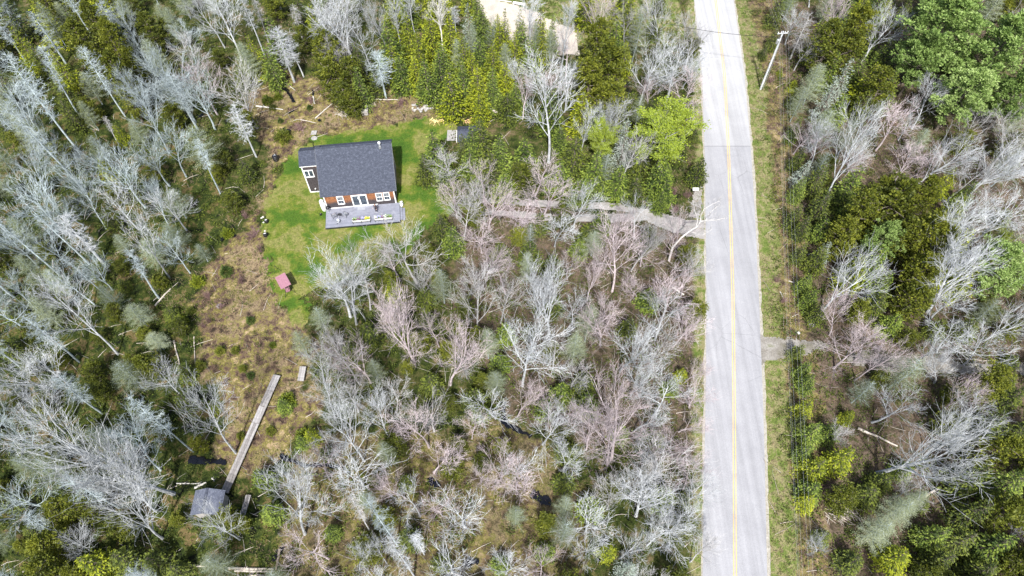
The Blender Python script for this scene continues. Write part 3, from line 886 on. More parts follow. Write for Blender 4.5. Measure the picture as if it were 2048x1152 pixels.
PR['c'] = [conifer_proto(241, 8, 1.9, 15, .8, 'leaf_lichen', ragged=.45, L=.3, W=.09)]
PR['p'] = [tuft_proto(251, 15, 4.4, 44, 'leaf_pine', .5, 40, .3, (7, 10), .9, (.34, .075)), tuft_proto(252, 14, 4.0, 40, 'leaf_pine', .48, 38, .25, (7, 10), .8, (.34, .075))]
PR['h'] = [haze_proto(261), haze_proto(262, 8, 2.1)]
PR['m'] = [maple_proto(271)]
PR['v'] = [shrub_proto(281), shrub_proto(282, 1.0, 1.3, 900, 'leaf_olive'), shrub_proto(283, .9, 1.0, 800, 'leaf_yellow')]
PR['r'] = [brush_proto(291), brush_proto(292, 1.3, 1.3)]

KIND = {  # name, category, group, look words by tone
    'b': ('bare_tree', 'tree', 'leafless broadleaf trees'), 'u': ('bare_tree', 'tree', 'leafless broadleaf trees'), 'w': ('bare_tree', 'tree', 'leafless broadleaf trees'),
    's': ('dead_tree', 'tree', 'dead standing conifers'), 'y': ('spruce_tree', 'tree', 'spruces'), 'g': ('spruce_tree', 'tree', 'spruces'), 'k': ('spruce_tree', 'tree', 'spruces'),
    'o': ('cedar_tree', 'tree', 'olive cedars'), 'c': ('spruce_tree', 'tree', 'spruces'), 'p': ('pine_tree', 'tree', 'white pines'),
    'h': ('larch_tree', 'tree', 'hazy pale larches'), 'm': ('maple_tree', 'tree', 'maples in young leaf'), 'v': ('shrub', 'shrub', 'evergreen shrubs'), 'r': ('twiggy_bush', 'bush', 'leafless reddish bushes')}
LOOK = {'b': 'leafless {t} tree', 'u': 'slender leafless {t} tree', 'w': 'stout leafless {t} tree', 's': 'dead spiky {t} trunk',
        'y': 'yellow-green spruce', 'g': 'mid-green spruce', 'k': 'dark green spruce', 'o': 'olive tufted cedar', 'c': 'lichen-grey spruce', 'p': 'broad tufted green pine',
        'h': 'hazy pale green larch', 'm': 'bright yellow-green maple', 'v': 'low evergreen shrub', 'r': 'low reddish twiggy bush'}
TONE = {'grey': 'bark_grey', 'white': 'bark_pale', 'pinkish': 'bark_pink', 'bluish grey': 'bark_blue', 'birch': 'bark_birch'}
TREES = []   # dict entries
def gz(x, y):
    return float(gheight(np.array([x]), np.array([y]))[0])
def plant(k, x, y, H, Rr, tone='grey', v=None, rz=None, hero=False, label=None, tilt=None):
    TREES.append(dict(k=k, x=x, y=y, H=H, R=Rr, tone=tone, v=v, rz=rz, hero=hero, label=label, tilt=tilt))
def T2(k, base, top, r, tone='grey', v=None, label=None):
    """tree from base pixel, top pixel and crown radius in pixels"""
    b = P(*base)
    best, H = 1e9, 8.0
    for i in range(15, 190):
        z = i / 10
        p = P(top[0], top[1], z)
        e = (p.x - b.x) ** 2 + (p.y - b.y) ** 2
        if e < best: best, H = e, z
    d = depth(b.x, b.y, H * .6)
    plant(k, b.x, b.y, H, r * d / F, tone, v, hero=True, label=label)
def TC(k, c, r, H, tone='grey', v=None, fz=0.62, label=None):
    """tree from the pixel of its crown centre"""
    z = H * fz
    p = P(c[0], c[1], z)
    plant(k, p.x, p.y, H, r * depth(p.x, p.y, z) / F, tone, v, hero=True, label=label)

BG, WH, PK, BL = 'grey', 'white', 'pinkish', 'bluish grey'
# --- upper left wood
for c, r, H in [((85, 30), 34, 9), ((20, 22), 30, 9), ((45, 88), 30, 8), ((38, 135), 28, 8), ((115, 125), 30, 8), ((150, 52), 26, 9), ((120, 172), 26, 7), ((132, 218), 24, 6), ((70, 105), 24, 7), ((10, 165), 26, 7), ((235, 262), 18, 4), ((205, 330), 18, 4), ((108, 180), 20, 5)]:
    TC('y' if c[0] % 2 else 'k', c, r, H)
for c, r, H in [((228, 95), 24, 12), ((240, 150), 28, 11), ((255, 195), 24, 8), ((165, 80), 32, 10), ((190, 120), 26, 8), ((300, 60), 28, 8), ((265, 130), 20, 9), ((190, 40), 28, 9)]:
    TC('o', c, r, H)
T2('s', (155, 300), (4, 105), 24, BL, 1); T2('s', (172, 385), (28, 195), 26, BL, 2); T2('s', (60, 80), (5, 2), 16, BL); T2('s', (252, 95), (190, 5), 16, BL, 0)
T2('s', (42, 282), (-12, 228), 20, BL); T2('s', (126, 160), (84, 88), 14, BL); T2('s', (512, 312), (445, 215), 20, WH, 1); T2('s', (237, 288), (210, 230), 10, BG, 2)
T2('s', (395, 258), (330, 150), 24, BL, 1); T2('s', (440, 385), (370, 290), 16, BL)
for c, r, H, t in [((452, 45), 52, 12, WH), ((350, 170), 52, 12, BL), ((395, 190), 36, 11, BL), ((195, 298), 42, 12, BL), ((292, 232), 46, 12, BL), ((332, 285), 44, 11, BL), ((482, 180), 46, 12, BG), ((420, 25), 36, 11, WH), ((250, 40), 32, 10, BL), ((110, 300), 40, 11, BL), ((40, 330), 44, 12, BL), ((370, 100), 36, 10, BG), ((275, 90), 24, 9, BL), ((15, 200), 40, 12, BL), ((140, 350), 34, 10, BL), ((245, 350), 40, 11, BL), ((300, 310), 34, 10, BL), ((75, 250), 32, 11, BL)]:
    TC('b', c, r, H, t)
for c, r, H in [((400, 288), 44, 9), ((50, 260), 30, 8), ((305, 110), 26, 8), ((345, 45), 26, 8)]: TC('h', c, r, H)
# --- top middle
T2('s', (537, 84), (518, -12), 14, BG, 2); T2('s', (588, 162), (568, 52), 32, WH, 1); T2('s', (607, 152), (588, 82), 14, WH); T2('s', (605, 78), (585, 2), 18, BG)
T2('u', (804, 104), (794, -20), 20, WH); T2('u', (830, 66), (822, -30), 22, WH); T2('u', (887, 115), (872, -22), 30, 'birch', 0); T2('s', (912, 64), (911, 12), 11, WH)
TC('w', (690, 45), 62, 12, WH, 0); TC('b', (735, 85), 42, 12, WH); TC('b', (660, 20), 40, 12, BG); TC('b', (760, 20), 38, 12, WH)
T2('s', (772, 196), (752, 105), 26, BL, 1); T2('b', (700, 150), (672, 45), 36, BG)
for c, r, H, k in [((655, 95), 36, 9, 'o'), ((662, 150), 34, 8, 'o'), ((700, 145), 32, 8, 'o'), ((690, 190), 30, 6, 'o'), ((718, 165), 26, 8, 'g'), ((640, 110), 24, 7, 'o'), ((705, 205), 24, 5, 'o'), ((715, 115), 24, 9, 'k'),
                   ((780, 78), 34, 9, 'g'), ((815, 60), 30, 9, 'y'), ((838, 95), 32, 9, 'y'), ((800, 140), 30, 7, 'g'), ((860, 55), 28, 9, 'y'), ((900, 65), 28, 8, 'y'), ((926, 100), 30, 8, 'y'), ((885, 115), 30, 8, 'g'), ((960, 100), 28, 7, 'g'), ((985, 115), 28, 7, 'y'), ((1010, 150), 26, 6, 'y'),
                   ((853, 150), 30, 8, 'g'), ((902, 178), 34, 9, 'y'), ((925, 150), 26, 8, 'g'), ((955, 165), 28, 8, 'y'), ((985, 165), 24, 8, 'g'), ((960, 208), 24, 6, 'y'), ((880, 130), 24, 8, 'g'), ((1000, 75), 24, 7, 'y'), ((965, 40), 22, 7, 'g'), ((935, 40), 22, 8, 'c'), ((830, 140), 24, 7, 'y'),
                   ((1040, 45), 20, 8, 'y'), ((1045, 75), 26, 8, 'g'), ((1030, 95), 26, 7, 'y'), ((1085, 72), 22, 8, 'y'), ((1065, 110), 26, 7, 'g'), ((1015, 205), 30, 5, 'k'), ((1030, 185), 24, 5, 'g'), ((750, 150), 22, 7, 'k'), ((538, 120), 26, 8, 'g'), ((545, 65), 28, 9, 'g'), ((625, 35), 26, 8, 'y'), ((505, 100), 24, 8, 'y'),
                   ((868, 290), 36, 8, 'g'), ((848, 330), 26, 6, 'k'), ((890, 345), 30, 6, 'g'), ((960, 270), 34, 8, 'k'), ((944, 280), 30, 7.5, 'g'), ((925, 292), 24, 6, 'k'), ((1000, 300), 34, 8, 'g'), ((985, 330), 32, 7, 'k'), ((940, 320), 30, 6, 'g'), ((930, 370), 30, 5, 'k'), ((1010, 365), 32, 5, 'g')]:
    TC(k, c, r, H)
for c, r, H in [((945, 75), 18, 7), ((985, 60), 20, 8), ((1070, 75), 20, 8), ((915, 105), 20, 7), ((1010, 110), 20, 6), ((1100, 85), 18, 7)]: TC('h', c, r, H)
TC('b', (900, 322), 46, 9, BG, 0); TC('b', (965, 365), 34, 9, PK); TC('b', (970, 395), 46, 10, BG)
# --- around the driveway and the road edge
T2('b', (1097, 325), (1102, 130), 75, WH, 0, label='wide fan-shaped leafless grey tree standing alone among spruces up from the driveway')
T2('u', (1118, 175), (1124, -20), 34, WH, 1); TC('b', (1135, 95), 34, 10, PK)
TC('w', (1292, 140), 52, 11, WH, 1); TC('b', (1350, 130), 56, 11, WH, 2); TC('b', (1372, 175), 44, 9, PK, 1); TC('b', (1330, 25), 42, 11, WH); TC('b', (1262, 40), 36, 11, BG); TC('b', (1200, 20), 34, 12, PK); TC('h', (1275, 60), 30, 10)
TC('b', (1380, 60), 30, 8, BG); TC('b', (1385, 225), 26, 6, PK)
TC('b', (1072, 345), 40, 8, PK); TC('b', (1085, 400), 62, 9, PK, 1); TC('b', (1050, 410), 46, 9, PK, 3)
for c, r, H, k in [((1190, 95), 40, 12, 'o'), ((1215, 130), 42, 12, 'o'), ((1180, 165), 36, 11, 'o'), ((1220, 200), 40, 9, 'o'), ((1165, 215), 32, 8, 'y'), ((1316, 78), 17, 9, 'k'), ((1225, 35), 24, 10, 'y'), ((1195, 240), 30, 6, 'g'),
                   ((1150, 300), 36, 7, 'k'), ((1120, 345), 34, 6, 'g'), ((1190, 330), 34, 7, 'g'), ((1240, 355), 34, 6, 'g'), ((1322, 340), 34, 8, 'g'), ((1330, 375), 30, 5, 'g'), ((1270, 370), 28, 5, 'k'), ((1290, 300), 30, 7, 'k'), ((1050, 300), 40, 6, 'g'), ((1040, 345), 34, 6, 'o'), ((1265, 205), 28, 6, 'k'), ((1300, 215), 26, 5, 'k'), ((1160, 375), 30, 4.5, 'g')]:
    TC(k, c, r, H)
TC('c', (1250, 275), 26, 9); TC('m', (1337, 262), 62, 12, label='large rounded maple in bright yellow-green young leaf beside the road')
TC('m', (1204, 272), 26, 9, label='narrow yellow-green maple with sparse young leaf among dark spruces')
# --- the wood between lawn and road
for b_, t, r, k, to in [((835, 565), (822, 420), 62, 'b', BG), ((740, 618), (722, 490), 46, 'b', BG), ((712, 645), (640, 510), 62, 'b', WH), ((700, 632), (668, 500), 50, 'b', WH), ((830, 728), (800, 580), 46, 'w', PK), ((855, 608), (845, 520), 30, 'b', BG),
                        ((1262, 540), (1312, 440), 42, 'b', BG), ((1100, 672), (1145, 540), 52, 'w', WH), ((1200, 690), (1240, 585), 52, 'b', PK), ((1240, 742), (1320, 620), 56, 'b', WH), ((1262, 790), (1345, 700), 56, 'b', WH), ((1045, 768), (1042, 590), 72, 'w', WH), ((900, 768), (885, 620), 50, 'b', PK),
                        ((955, 672), (960, 510), 44, 'b', BG), ((1225, 480), (1238, 385), 26, 'b', PK), ((1225, 580), (1235, 450), 60, 'b', PK), ((720, 768), (650, 640), 44, 'b', BG), ((742, 765), (690, 640), 40, 'b', PK), ((1345, 560), (1375, 480), 50, 'b', BG), ((1320, 640), (1372, 560), 46, 'b', PK)]:
    T2(k, b_, t, r, to)
for c, r, H, to in [((960, 450), 44, 10, PK), ((975, 400), 46, 10, PK), ((920, 430), 40, 9, BG), ((1010, 540), 42, 9, PK), ((1000, 600), 44, 9, BG), ((870, 650), 36, 9, PK), ((790, 620), 34, 8, PK), ((1070, 590), 36, 9, BG), ((1320, 690), 44, 8, BG), ((1360, 660), 44, 7, PK), ((1285, 560), 40, 7, PK), ((935, 560), 34, 8, BG),
                    ((820, 690), 34, 8, PK), ((930, 720), 34, 8, BG), ((1110, 700), 40, 8, BG), ((1380, 740), 34, 6, PK), ((690, 580), 34, 8, WH), ((1150, 610), 34, 8, WH), ((1290, 500), 40, 6, PK), ((1350, 490), 30, 6, PK), ((1215, 610), 44, 8, PK), ((1180, 560), 30, 8, PK), ((1375, 560), 30, 6, PK)]:
    TC('b', c, r, H, to)
for c, r, H, k in [((1180, 462), 38, 4.5, 'k'), ((1205, 440), 26, 4, 'g'), ((1105, 525), 30, 4, 'k'), ((1060, 500), 30, 5, 'k'), ((1160, 490), 24, 3.5, 'g'), ((1300, 465), 24, 4, 'k'), ((1322, 398), 20, 4, 'g'), ((650, 690), 18, 7, 'o'), ((785, 570), 24, 5, 'y'), ((1300, 590), 30, 4, 'g'), ((1260, 650), 26, 4, 'k'), ((850, 590), 26, 4, 'k'), ((735, 660), 34, 4, 'k'),
                   ((860, 640), 26, 4, 'k'), ((1000, 500), 30, 4, 'k'), ((905, 470), 30, 5, 'g'), ((880, 440), 24, 5, 'k'), ((1080, 440), 26, 4, 'k'), ((1040, 470), 26, 4, 'o'), ((1170, 760), 34, 5, 'k'), ((1120, 780), 30, 4, 'g'), ((860, 760), 30, 4, 'k'), ((950, 790), 30, 4, 'k'), ((1365, 745), 16, 2.5, 'y'), ((700, 700), 26, 4, 'k'), ((1010, 660), 24, 4, 'g'), ((780, 560), 20, 4, 'o'), ((800, 650), 26, 3.5, 'k'), ((1000, 720), 26, 4, 'g')]:
    TC(k, c, r, H)
for c, r, H in [((882, 565), 28, 8), ((1178, 640), 34, 9), ((1150, 690), 30, 8), ((750, 740), 26, 7), ((1055, 530), 24, 8), ((1060, 470), 20, 7)]: TC('h', c, r, H)
TC('h', (600, 682), 26, 7, label='hazy grey-green larch at the lawn corner just above the boardwalk end')
# --- left bank
T2('b', (235, 708), (95, 575), 58, WH, 0, label='pale leafless tree lying out over moss, its whole bare trunk showing')
T2('b', (338, 553), (215, 415), 36, WH, 4); T2('s', (205, 525), (142, 415), 30, WH, 0); T2('b', (372, 458), (318, 370), 40, WH, 1); T2('b', (138, 770), (82, 680), 44, WH, 2); T2('s', (132, 562), (-10, 410), 20, BL, 2); T2('s', (178, 528), (60, 385), 20, BL, 2)
T2('s', (232, 610), (150, 490), 16, BL, 2)
for c, r, H, to in [((25, 580), 34, 11, BL), ((40, 730), 56, 12, WH), ((70, 400), 44, 12, BL), ((110, 440), 34, 11, BL), ((230, 395), 40, 11, WH), ((20, 480), 34, 10, BL), ((165, 400), 34, 10, BL), ((300, 400), 30, 10, BL), ((330, 755), 34, 8, WH)]: TC('b', c, r, H, to)
for c, r, H in [((45, 465), 34, 8), ((60, 540), 30, 8), ((250, 745), 46, 7), ((300, 500), 40, 6), ((345, 470), 34, 6), ((270, 625), 36, 5), ((215, 590), 26, 6), ((350, 400), 34, 6), ((110, 560), 26, 6), ((310, 680), 36, 4), ((400, 500), 28, 4)]: TC('h', c, r, H)
for c, r, H in [((22, 620), 28, 4), ((190, 540), 20, 3.5), ((95, 565), 22, 4), ((462, 398), 26, 4), ((315, 560), 22, 3), ((338, 622), 22, 2.5), ((60, 650), 28, 4), ((215, 435), 20, 4), ((130, 400), 20, 4), ((10, 690), 24, 3.5), ((180, 740), 30, 4), ((285, 665), 28, 3), ((75, 590), 20, 3.5), ((90, 500), 22, 3.5), ((240, 530), 24, 3)]: TC('k' if c[0] % 3 else 'o', c, r, H)
# --- lower left
for b_, t, r, k, to in [((345, 985), (180, 800), 78, 'w', WH), ((312, 1022), (90, 880), 66, 'b', WH), ((322, 1075), (60, 1000), 66, 'b', WH), ((478, 1078), (372, 1020), 34, 'b', WH), ((385, 902), (270, 780), 20, 's', BL), ((470, 905), (340, 770), 46, 'b', WH), ((240, 950), (20, 790), 66, 'b', WH),
                        ((608, 1068), (535, 900), 52, 'b', WH), ((828, 1152), (765, 905), 16, 's', WH), ((795, 1090), (705, 985), 12, 's', BL), ((748, 1075), (705, 985), 12, 's', BG), ((728, 920), (620, 740), 40, 'b', WH), ((848, 1108), (830, 1065), 14, 's', WH)]:
    T2(k, b_, t, r, to)
for c, r, H, to in [((60, 820), 56, 11, WH), ((20, 860), 40, 10, BL), ((765, 850), 60, 9, WH), ((848, 860), 58, 9, PK), ((860, 830), 40, 8, BG), ((640, 1005), 44, 8, WH), ((632, 1095), 56, 9, PK), ((700, 1120), 40, 8, WH), ((925, 1030), 50, 8, WH), ((1000, 930), 52, 9, PK), ((1045, 930), 40, 8, WH), ((960, 940), 34, 7, PK), ((1035, 960), 40, 8, PK),
                    ((700, 790), 36, 8, BG), ((780, 790), 40, 8, BG), ((1010, 1130), 40, 8, WH), ((130, 1080), 40, 9, WH), ((760, 1110), 30, 7, WH), ((690, 830), 34, 7, WH), ((1100, 820), 34, 7, PK), ((940, 850), 34, 7, PK)]: TC('b', c, r, H, to)
for c, r, H, k in [((180, 1125), 40, 6, 'y'), ((240, 1115), 40, 5, 'k'), ((150, 1150), 30, 5, 'o'), ((300, 1120), 36, 4, 'k'), ((452, 1034), 28, 3.8, 'o'), ((418, 1040), 24, 3.4, 'k'), ((482, 1045), 22, 3, 'o'), ((440, 1055), 24, 3, 'k'), ((515, 950), 24, 4, 'g'), ((540, 1020), 26, 4, 'g'), ((350, 1140), 30, 4, 'k'), ((600, 880), 18, 2.5, 'g'), ((620, 868), 20, 3, 'y'), ((565, 805), 24, 2.6, 'g'),
                   ((395, 885), 18, 3.5, 'o'), ((110, 920), 26, 3, 'o'), ((60, 1060), 26, 3, 'k'), ((45, 1090), 24, 3, 'o'), ((10, 1000), 26, 3, 'k'), ((650, 900), 20, 3, 'k'), ((960, 820), 24, 3, 'g'), ((965, 760), 24, 3, 'o'), ((1000, 1125), 24, 3, 'g'), ((880, 1120), 24, 3, 'k'), ((660, 1060), 22, 3, 'g'), ((810, 960), 20, 3, 'k'), ((750, 960), 20, 2.5, 'o')]:
    TC(k, c, r, H)
TC('h', (770, 905), 26, 8); TC('h', (1130, 1060), 38, 8); TC('h', (1130, 1010), 26, 8); TC('h', (730, 1000), 26, 5)
# --- lower middle and road side
T2('w', (1222, 920), (1262, 790), 88, PK, 1, label='widest leafless tree by the road, branches spreading to the asphalt edge')
T2('b', (1215, 930), (1330, 870), 70, PK, 0); T2('b', (1262, 985), (1290, 960), 54, WH, 2); TC('w', (1285, 1010), 58, 7, WH, 0); TC('b', (1350, 1045), 56, 8, WH, 1); TC('b', (1310, 1070), 48, 8, WH, 3); TC('b', (1250, 1100), 44, 7, WH); TC('b', (1320, 800), 54, 8, WH); TC('b', (1280, 830), 44, 8, WH); TC('b', (1360, 890), 52, 7, PK)
TC('b', (1180, 870), 50, 8, PK, 3); TC('b', (1150, 830), 44, 8, BG); TC('b', (1380, 960), 40, 6, PK); TC('b', (1180, 1090), 34, 7, WH); TC('c', (1260, 1140), 30, 6); TC('b', (1370, 840), 40, 6, PK)
for c, r, H, k in [((1330, 990), 34, 4, 'g'), ((1365, 1000), 24, 3, 'k'), ((1180, 1010), 34, 4, 'g'), ((1130, 960), 30, 3.5, 'k'), ((1090, 1100), 26, 3, 'g'), ((1215, 1100), 24, 3, 'y'), ((1310, 870), 26, 3, 'k'), ((1130, 900), 30, 3, 'k'), ((1240, 860), 24, 3, 'g'), ((1175, 800), 34, 4, 'g'), ((1090, 810), 26, 4, 'g'), ((1345, 770), 22, 3, 'g')]: TC(k, c, r, H)
for c, r, H, to in [((1398, 1035), 52, 7, WH), ((1392, 905), 48, 7, PK), ((1388, 985), 46, 7, WH), ((1395, 1110), 44, 6, BG), ((1392, 790), 40, 6, PK), ((1385, 650), 36, 6, PK), ((1380, 120), 40, 9, WH)]: TC('b', c, r, H, to)
for c, r, H, k in [((1010, 55), 20, 9, 'y'), ((955, 20), 22, 9, 'g'), ((1080, 45), 20, 9, 'y'), ((1105, 60), 20, 8, 'g')]: TC(k, c, r, H)
TC('u', (1060, 40), 34, 12, WH)
# --- right of the road
TC('p', (1890, 62), 86, 17, label='tallest broad bright green pine at the top right of the photo'); TC('p', (1985, 110), 76, 15, label='broad green pine at the right edge just below the tallest pine')
TC('p', (1925, 185), 62, 12, label='lower green pine under the two tallest pines'); TC('p', (1845, 115), 52, 12, label='green pine on the left flank of the tallest pine'); TC('p', (2030, 190), 50, 12)
TC('p', (1765, 480), 38, 9, label='lone soft green pine between the dark cedars'); TC('p', (2005, 540), 60, 10, label='loose light green pine at the right edge, halfway down'); TC('m', (2000, 490), 34, 9, label='pale yellow-green maple at the right edge halfway down')
for c, r, H, k in [((1655, 90), 38, 11, 'o'), ((1712, 55), 36, 11, 'o'), ((1640, 60), 26, 10, 'y'), ((1700, 100), 34, 9, 'o'), ((1665, 130), 28, 7, 'g'), ((1720, 130), 30, 7, 'g'), ((1762, 175), 38, 9, 'o'), ((1730, 200), 28, 6, 'k'), ((1680, 210), 26, 6, 'g'), ((1560, 8), 20, 7, 'k'), ((1550, 70), 16, 4.5, 'k'), ((1530, 100), 12, 3, 'k'), ((1562, 140), 8, 1.6, 'y'), ((1590, 165), 12, 2.2, 'y'),
                   ((1790, 405), 54, 11, 'o'), ((1725, 425), 44, 10, 'o'), ((1845, 400), 36, 12, 'o'), ((1850, 470), 52, 11, 'o'), ((1800, 480), 44, 9, 'o'), ((1690, 470), 40, 7, 'o'), ((1845, 540), 44, 9, 'o'), ((1880, 490), 36, 10, 'o'), ((1830, 600), 40, 7, 'o'), ((1760, 385), 30, 9, 'o'),
                   ((1594, 425), 20, 5, 'k'), ((1650, 400), 30, 7, 'k'), ((1640, 350), 28, 7, 'k'), ((1610, 450), 22, 5, 'k'), ((1640, 510), 28, 5, 'k'), ((1615, 560), 22, 4, 'g'), ((1640, 620), 24, 4, 'k'), ((1760, 600), 34, 5, 'k'), ((1790, 640), 34, 4, 'g'), ((1720, 620), 26, 4, 'o'), ((1940, 650), 30, 4, 'k'), ((1880, 650), 26, 4, 'k'), ((2025, 720), 22, 2.5, 'k'),
                   ((1612, 735), 20, 4, 'g'), ((1606, 840), 20, 4, 'k'), ((1612, 900), 22, 4, 'g'), ((1618, 1000), 22, 3.5, 'y'), ((1605, 500), 20, 4, 'k'), ((1625, 590), 22, 4, 'g'), ((1602, 370), 20, 5, 'g'), ((1600, 310), 20, 5, 'k'), ((1594, 250), 18, 5, 'g'), ((1620, 760), 22, 4, 'g'), ((1615, 810), 24, 5, 'y'), ((1630, 860), 28, 5, 'g'), ((1690, 910), 30, 6, 'y'), ((1640, 930), 36, 5, 'y'), ((1625, 975), 30, 4, 'g'), ((1665, 860), 24, 4, 'g'), ((1740, 985), 36, 4, 'k'), ((1770, 960), 28, 4, 'k'), ((1650, 1070), 22, 3, 'k'), ((1600, 700), 20, 3.5, 'k'), ((1700, 830), 18, 3, 'y'), ((1710, 1120), 34, 4, 'k'), ((1800, 1110), 40, 5, 'y'), ((1880, 1070), 34, 6, 'g'),
                   ((1990, 900), 44, 9, 'o'), ((2030, 960), 44, 9, 'g'), ((1950, 950), 40, 8, 'k'), ((2010, 1020), 44, 8, 'o'), ((1960, 1020), 40, 7, 'k'), ((1930, 1080), 40, 7, 'k'), ((2000, 1090), 44, 7, 'g'), ((1890, 1120), 36, 6, 'k'), ((2040, 1120), 40, 7, 'o'), ((1970, 1140), 40, 6, 'k'), ((2040, 860), 34, 6, 'k'), ((1990, 840), 34, 6, 'k'), ((1960, 870), 28, 6, 'k'), ((2030, 790), 30, 5, 'k'), ((1860, 1140), 34, 5, 'o'), ((2020, 760), 24, 3, 'k')]:
    TC(k, c, r, H)
for b_, t, r, k, to in [((1645, 405), (1830, 215), 52, 'w', 'white'), ((1832, 372), (1900, 240), 56, 'b', WH), ((1645, 620), (1735, 500), 62, 'b', WH), ((1856, 626), (1990, 500), 62, 'w', WH), ((1840, 545), (2035, 330), 40, 'b', WH), ((1756, 945), (1900, 800), 82, 'w', WH), ((1930, 395), (2010, 280), 54, 'b', WH),
                        ((1580, 118), (1592, 20), 30, 's', BG), ((1620, 300), (1632, 230), 26, 's', WH), ((1860, 340), (1790, 250), 12, 's', BG)]:
    T2(k, b_, t, r, to, label='stout pale leafless tree with thick white trunk leaning out across red leaf litter' if b_ == (1756, 945) else None)
for c, r, H, to in [((1590, 40), 30, 8, WH), ((1610, 90), 34, 8, BG), ((1760, 55), 52, 11, WH), ((1700, 20), 40, 10, PK), ((2030, 35), 44, 11, BG), ((1605, 270), 32, 6, PK), ((1980, 320), 60, 11, WH), ((2030, 280), 44, 10, BG), ((2010, 420), 54, 11, WH), ((1910, 430), 50, 11, WH), ((1930, 350), 44, 9, BG), ((1700, 700), 58, 8, PK), ((1740, 690), 44, 7, PK), ((1915, 730), 54, 8, WH), ((1980, 690), 50, 9, WH), ((1860, 690), 36, 7, WH),
                    ((1690, 850), 32, 6, BG), ((1820, 975), 34, 6, BG), ((1655, 1090), 34, 5, WH), ((1900, 600), 44, 8, WH), ((1870, 300), 40, 8, PK), ((2020, 640), 44, 9, WH), ((1820, 320), 40, 8, PK), ((1960, 240), 34, 9, BG), ((2035, 1060), 20, 6, WH), ((1640, 280), 26, 6, PK), ((1720, 290), 30, 7, BG), ((1700, 330), 28, 6, PK)]: TC('b', c, r, H, to)
for c, r, H in [((1815, 740), 44, 8), ((1800, 1020), 38, 7), ((1760, 1060), 38, 7), ((1630, 160), 30, 8), ((1650, 250), 34, 8), ((1700, 265), 30, 7), ((1975, 620), 34, 7), ((1830, 1000), 26, 7), ((1730, 780), 34, 6), ((1600, 200), 24, 7), ((2040, 230), 30, 9)]: TC('h', c, r, H)
for c, r, H in [((1660, 190), 24, 8), ((1690, 150), 26, 8), ((1612, 340), 22, 5), ((1650, 500), 20, 5)]: TC('c', c, r, H)
# shrubs in the clearing
for c, r, k in [((555, 192), 10, 'v'), ((533, 198), 13, 'v'), ((545, 213), 9, 'v'), ((565, 270), 20, 'v'), ((618, 212), 7, 'v'), ((560, 240), 7, 'v'), ((445, 305), 14, 'v'), ((600, 290), 0, 'v'), ((598, 255), 17, 'r'), ((505, 470), 22, 'r'), ((480, 560), 16, 'r'), ((415, 590), 14, 'r'), ((440, 610), 12, 'r'), ((520, 500), 14, 'r'), ((500, 640), 10, 'v'), ((485, 735), 10, 'v'), ((500, 750), 9, 'v'), ((575, 800), 18, 'v'), ((470, 700), 10, 'v'),
                ((450, 540), 14, 'v'), ((395, 560), 16, 'v'), ((360, 640), 16, 'v'), ((415, 640), 12, 'r'), ((405, 650), 10, 'r'), ((490, 430), 14, 'r'), ((455, 465), 14, 'v'), ((800, 205), 16, 'r'), ((830, 180), 12, 'r'), ((1555, 560), 10, 'r'), ((1568, 600), 10, 'r'), ((1540, 160), 10, 'r'), ((620, 200), 10, 'r'), ((690, 270), 0, 'v'), ((605, 870), 16, 'v'), ((545, 690), 8, 'v'), ((430, 820), 12, 'v'), ((380, 620), 12, 'v'), ((440, 700), 12, 'v'), ((400, 730), 14, 'v'), ((540, 860), 12, 'v'), ((480, 870), 10, 'v'), ((1375, 390), 12, 'r'), ((1352, 420), 12, 'r'), ((1350, 385), 10, 'r')]:
    if r: TC(k, c, r, 0.9 * r / 9 if k == 'v' else 1.6, fz=0.3)

# --- fill the gaps cell by cell
MAP = ["AABBABYYBYBNRYPR", "AABBOOYYBYBNRYPP", "WWWWONNNGBMNRBBB", "WWWOONNBBBBNGYYB", "WWWOONBBBBBNRYYB", "WWWOOBBBBBBNRBBB", "WWWOOBBBBBBNRRBK", "WWBOOBBBBBBNKRRK", "WKWBOBBBBBBNRRKK", "WKWBBBBBBBBNRRKK", "WKWBBBBBBBBNRRKK"]
MIX = {'A': 'ykobhso', 'B': 'bbbbokbhbo', 'Y': 'ygyyg', 'G': 'gkg', 'W': 'bbsohko', 'O': '', 'N': '', 'M': 'gkk', 'P': 'pkg', 'R': 'bbkgokh', 'K': 'okok'}
pos_list = [(t['x'], t['y'], t['k'], min(t['R'], 2.6)) for t in TREES]
counts = {}
def blocked(x, y):
    if xl(y) - 1.6 < x < xr(y) + 6.0: return True
    for poly, mrg in ((LAWN, 1.0), (ROADL, 0.5), (LOT, 1.5), (DRIVE_R, 0.6)):
        for dx, dy in ((0, 0), (mrg, 0), (-mrg, 0), (0, mrg), (0, -mrg)):
            if inpoly(np.array([x + dx]), np.array([y + dy]), poly)[0]: return True
    return inpoly(np.array([x]), np.array([y]), CLEAR)[0]
KEEPOUT = [((370, 930), (520, 1085)), ((430, 740), (570, 990)), ((590, 720), (640, 790))]
tries = 0
frng = random.Random(77)
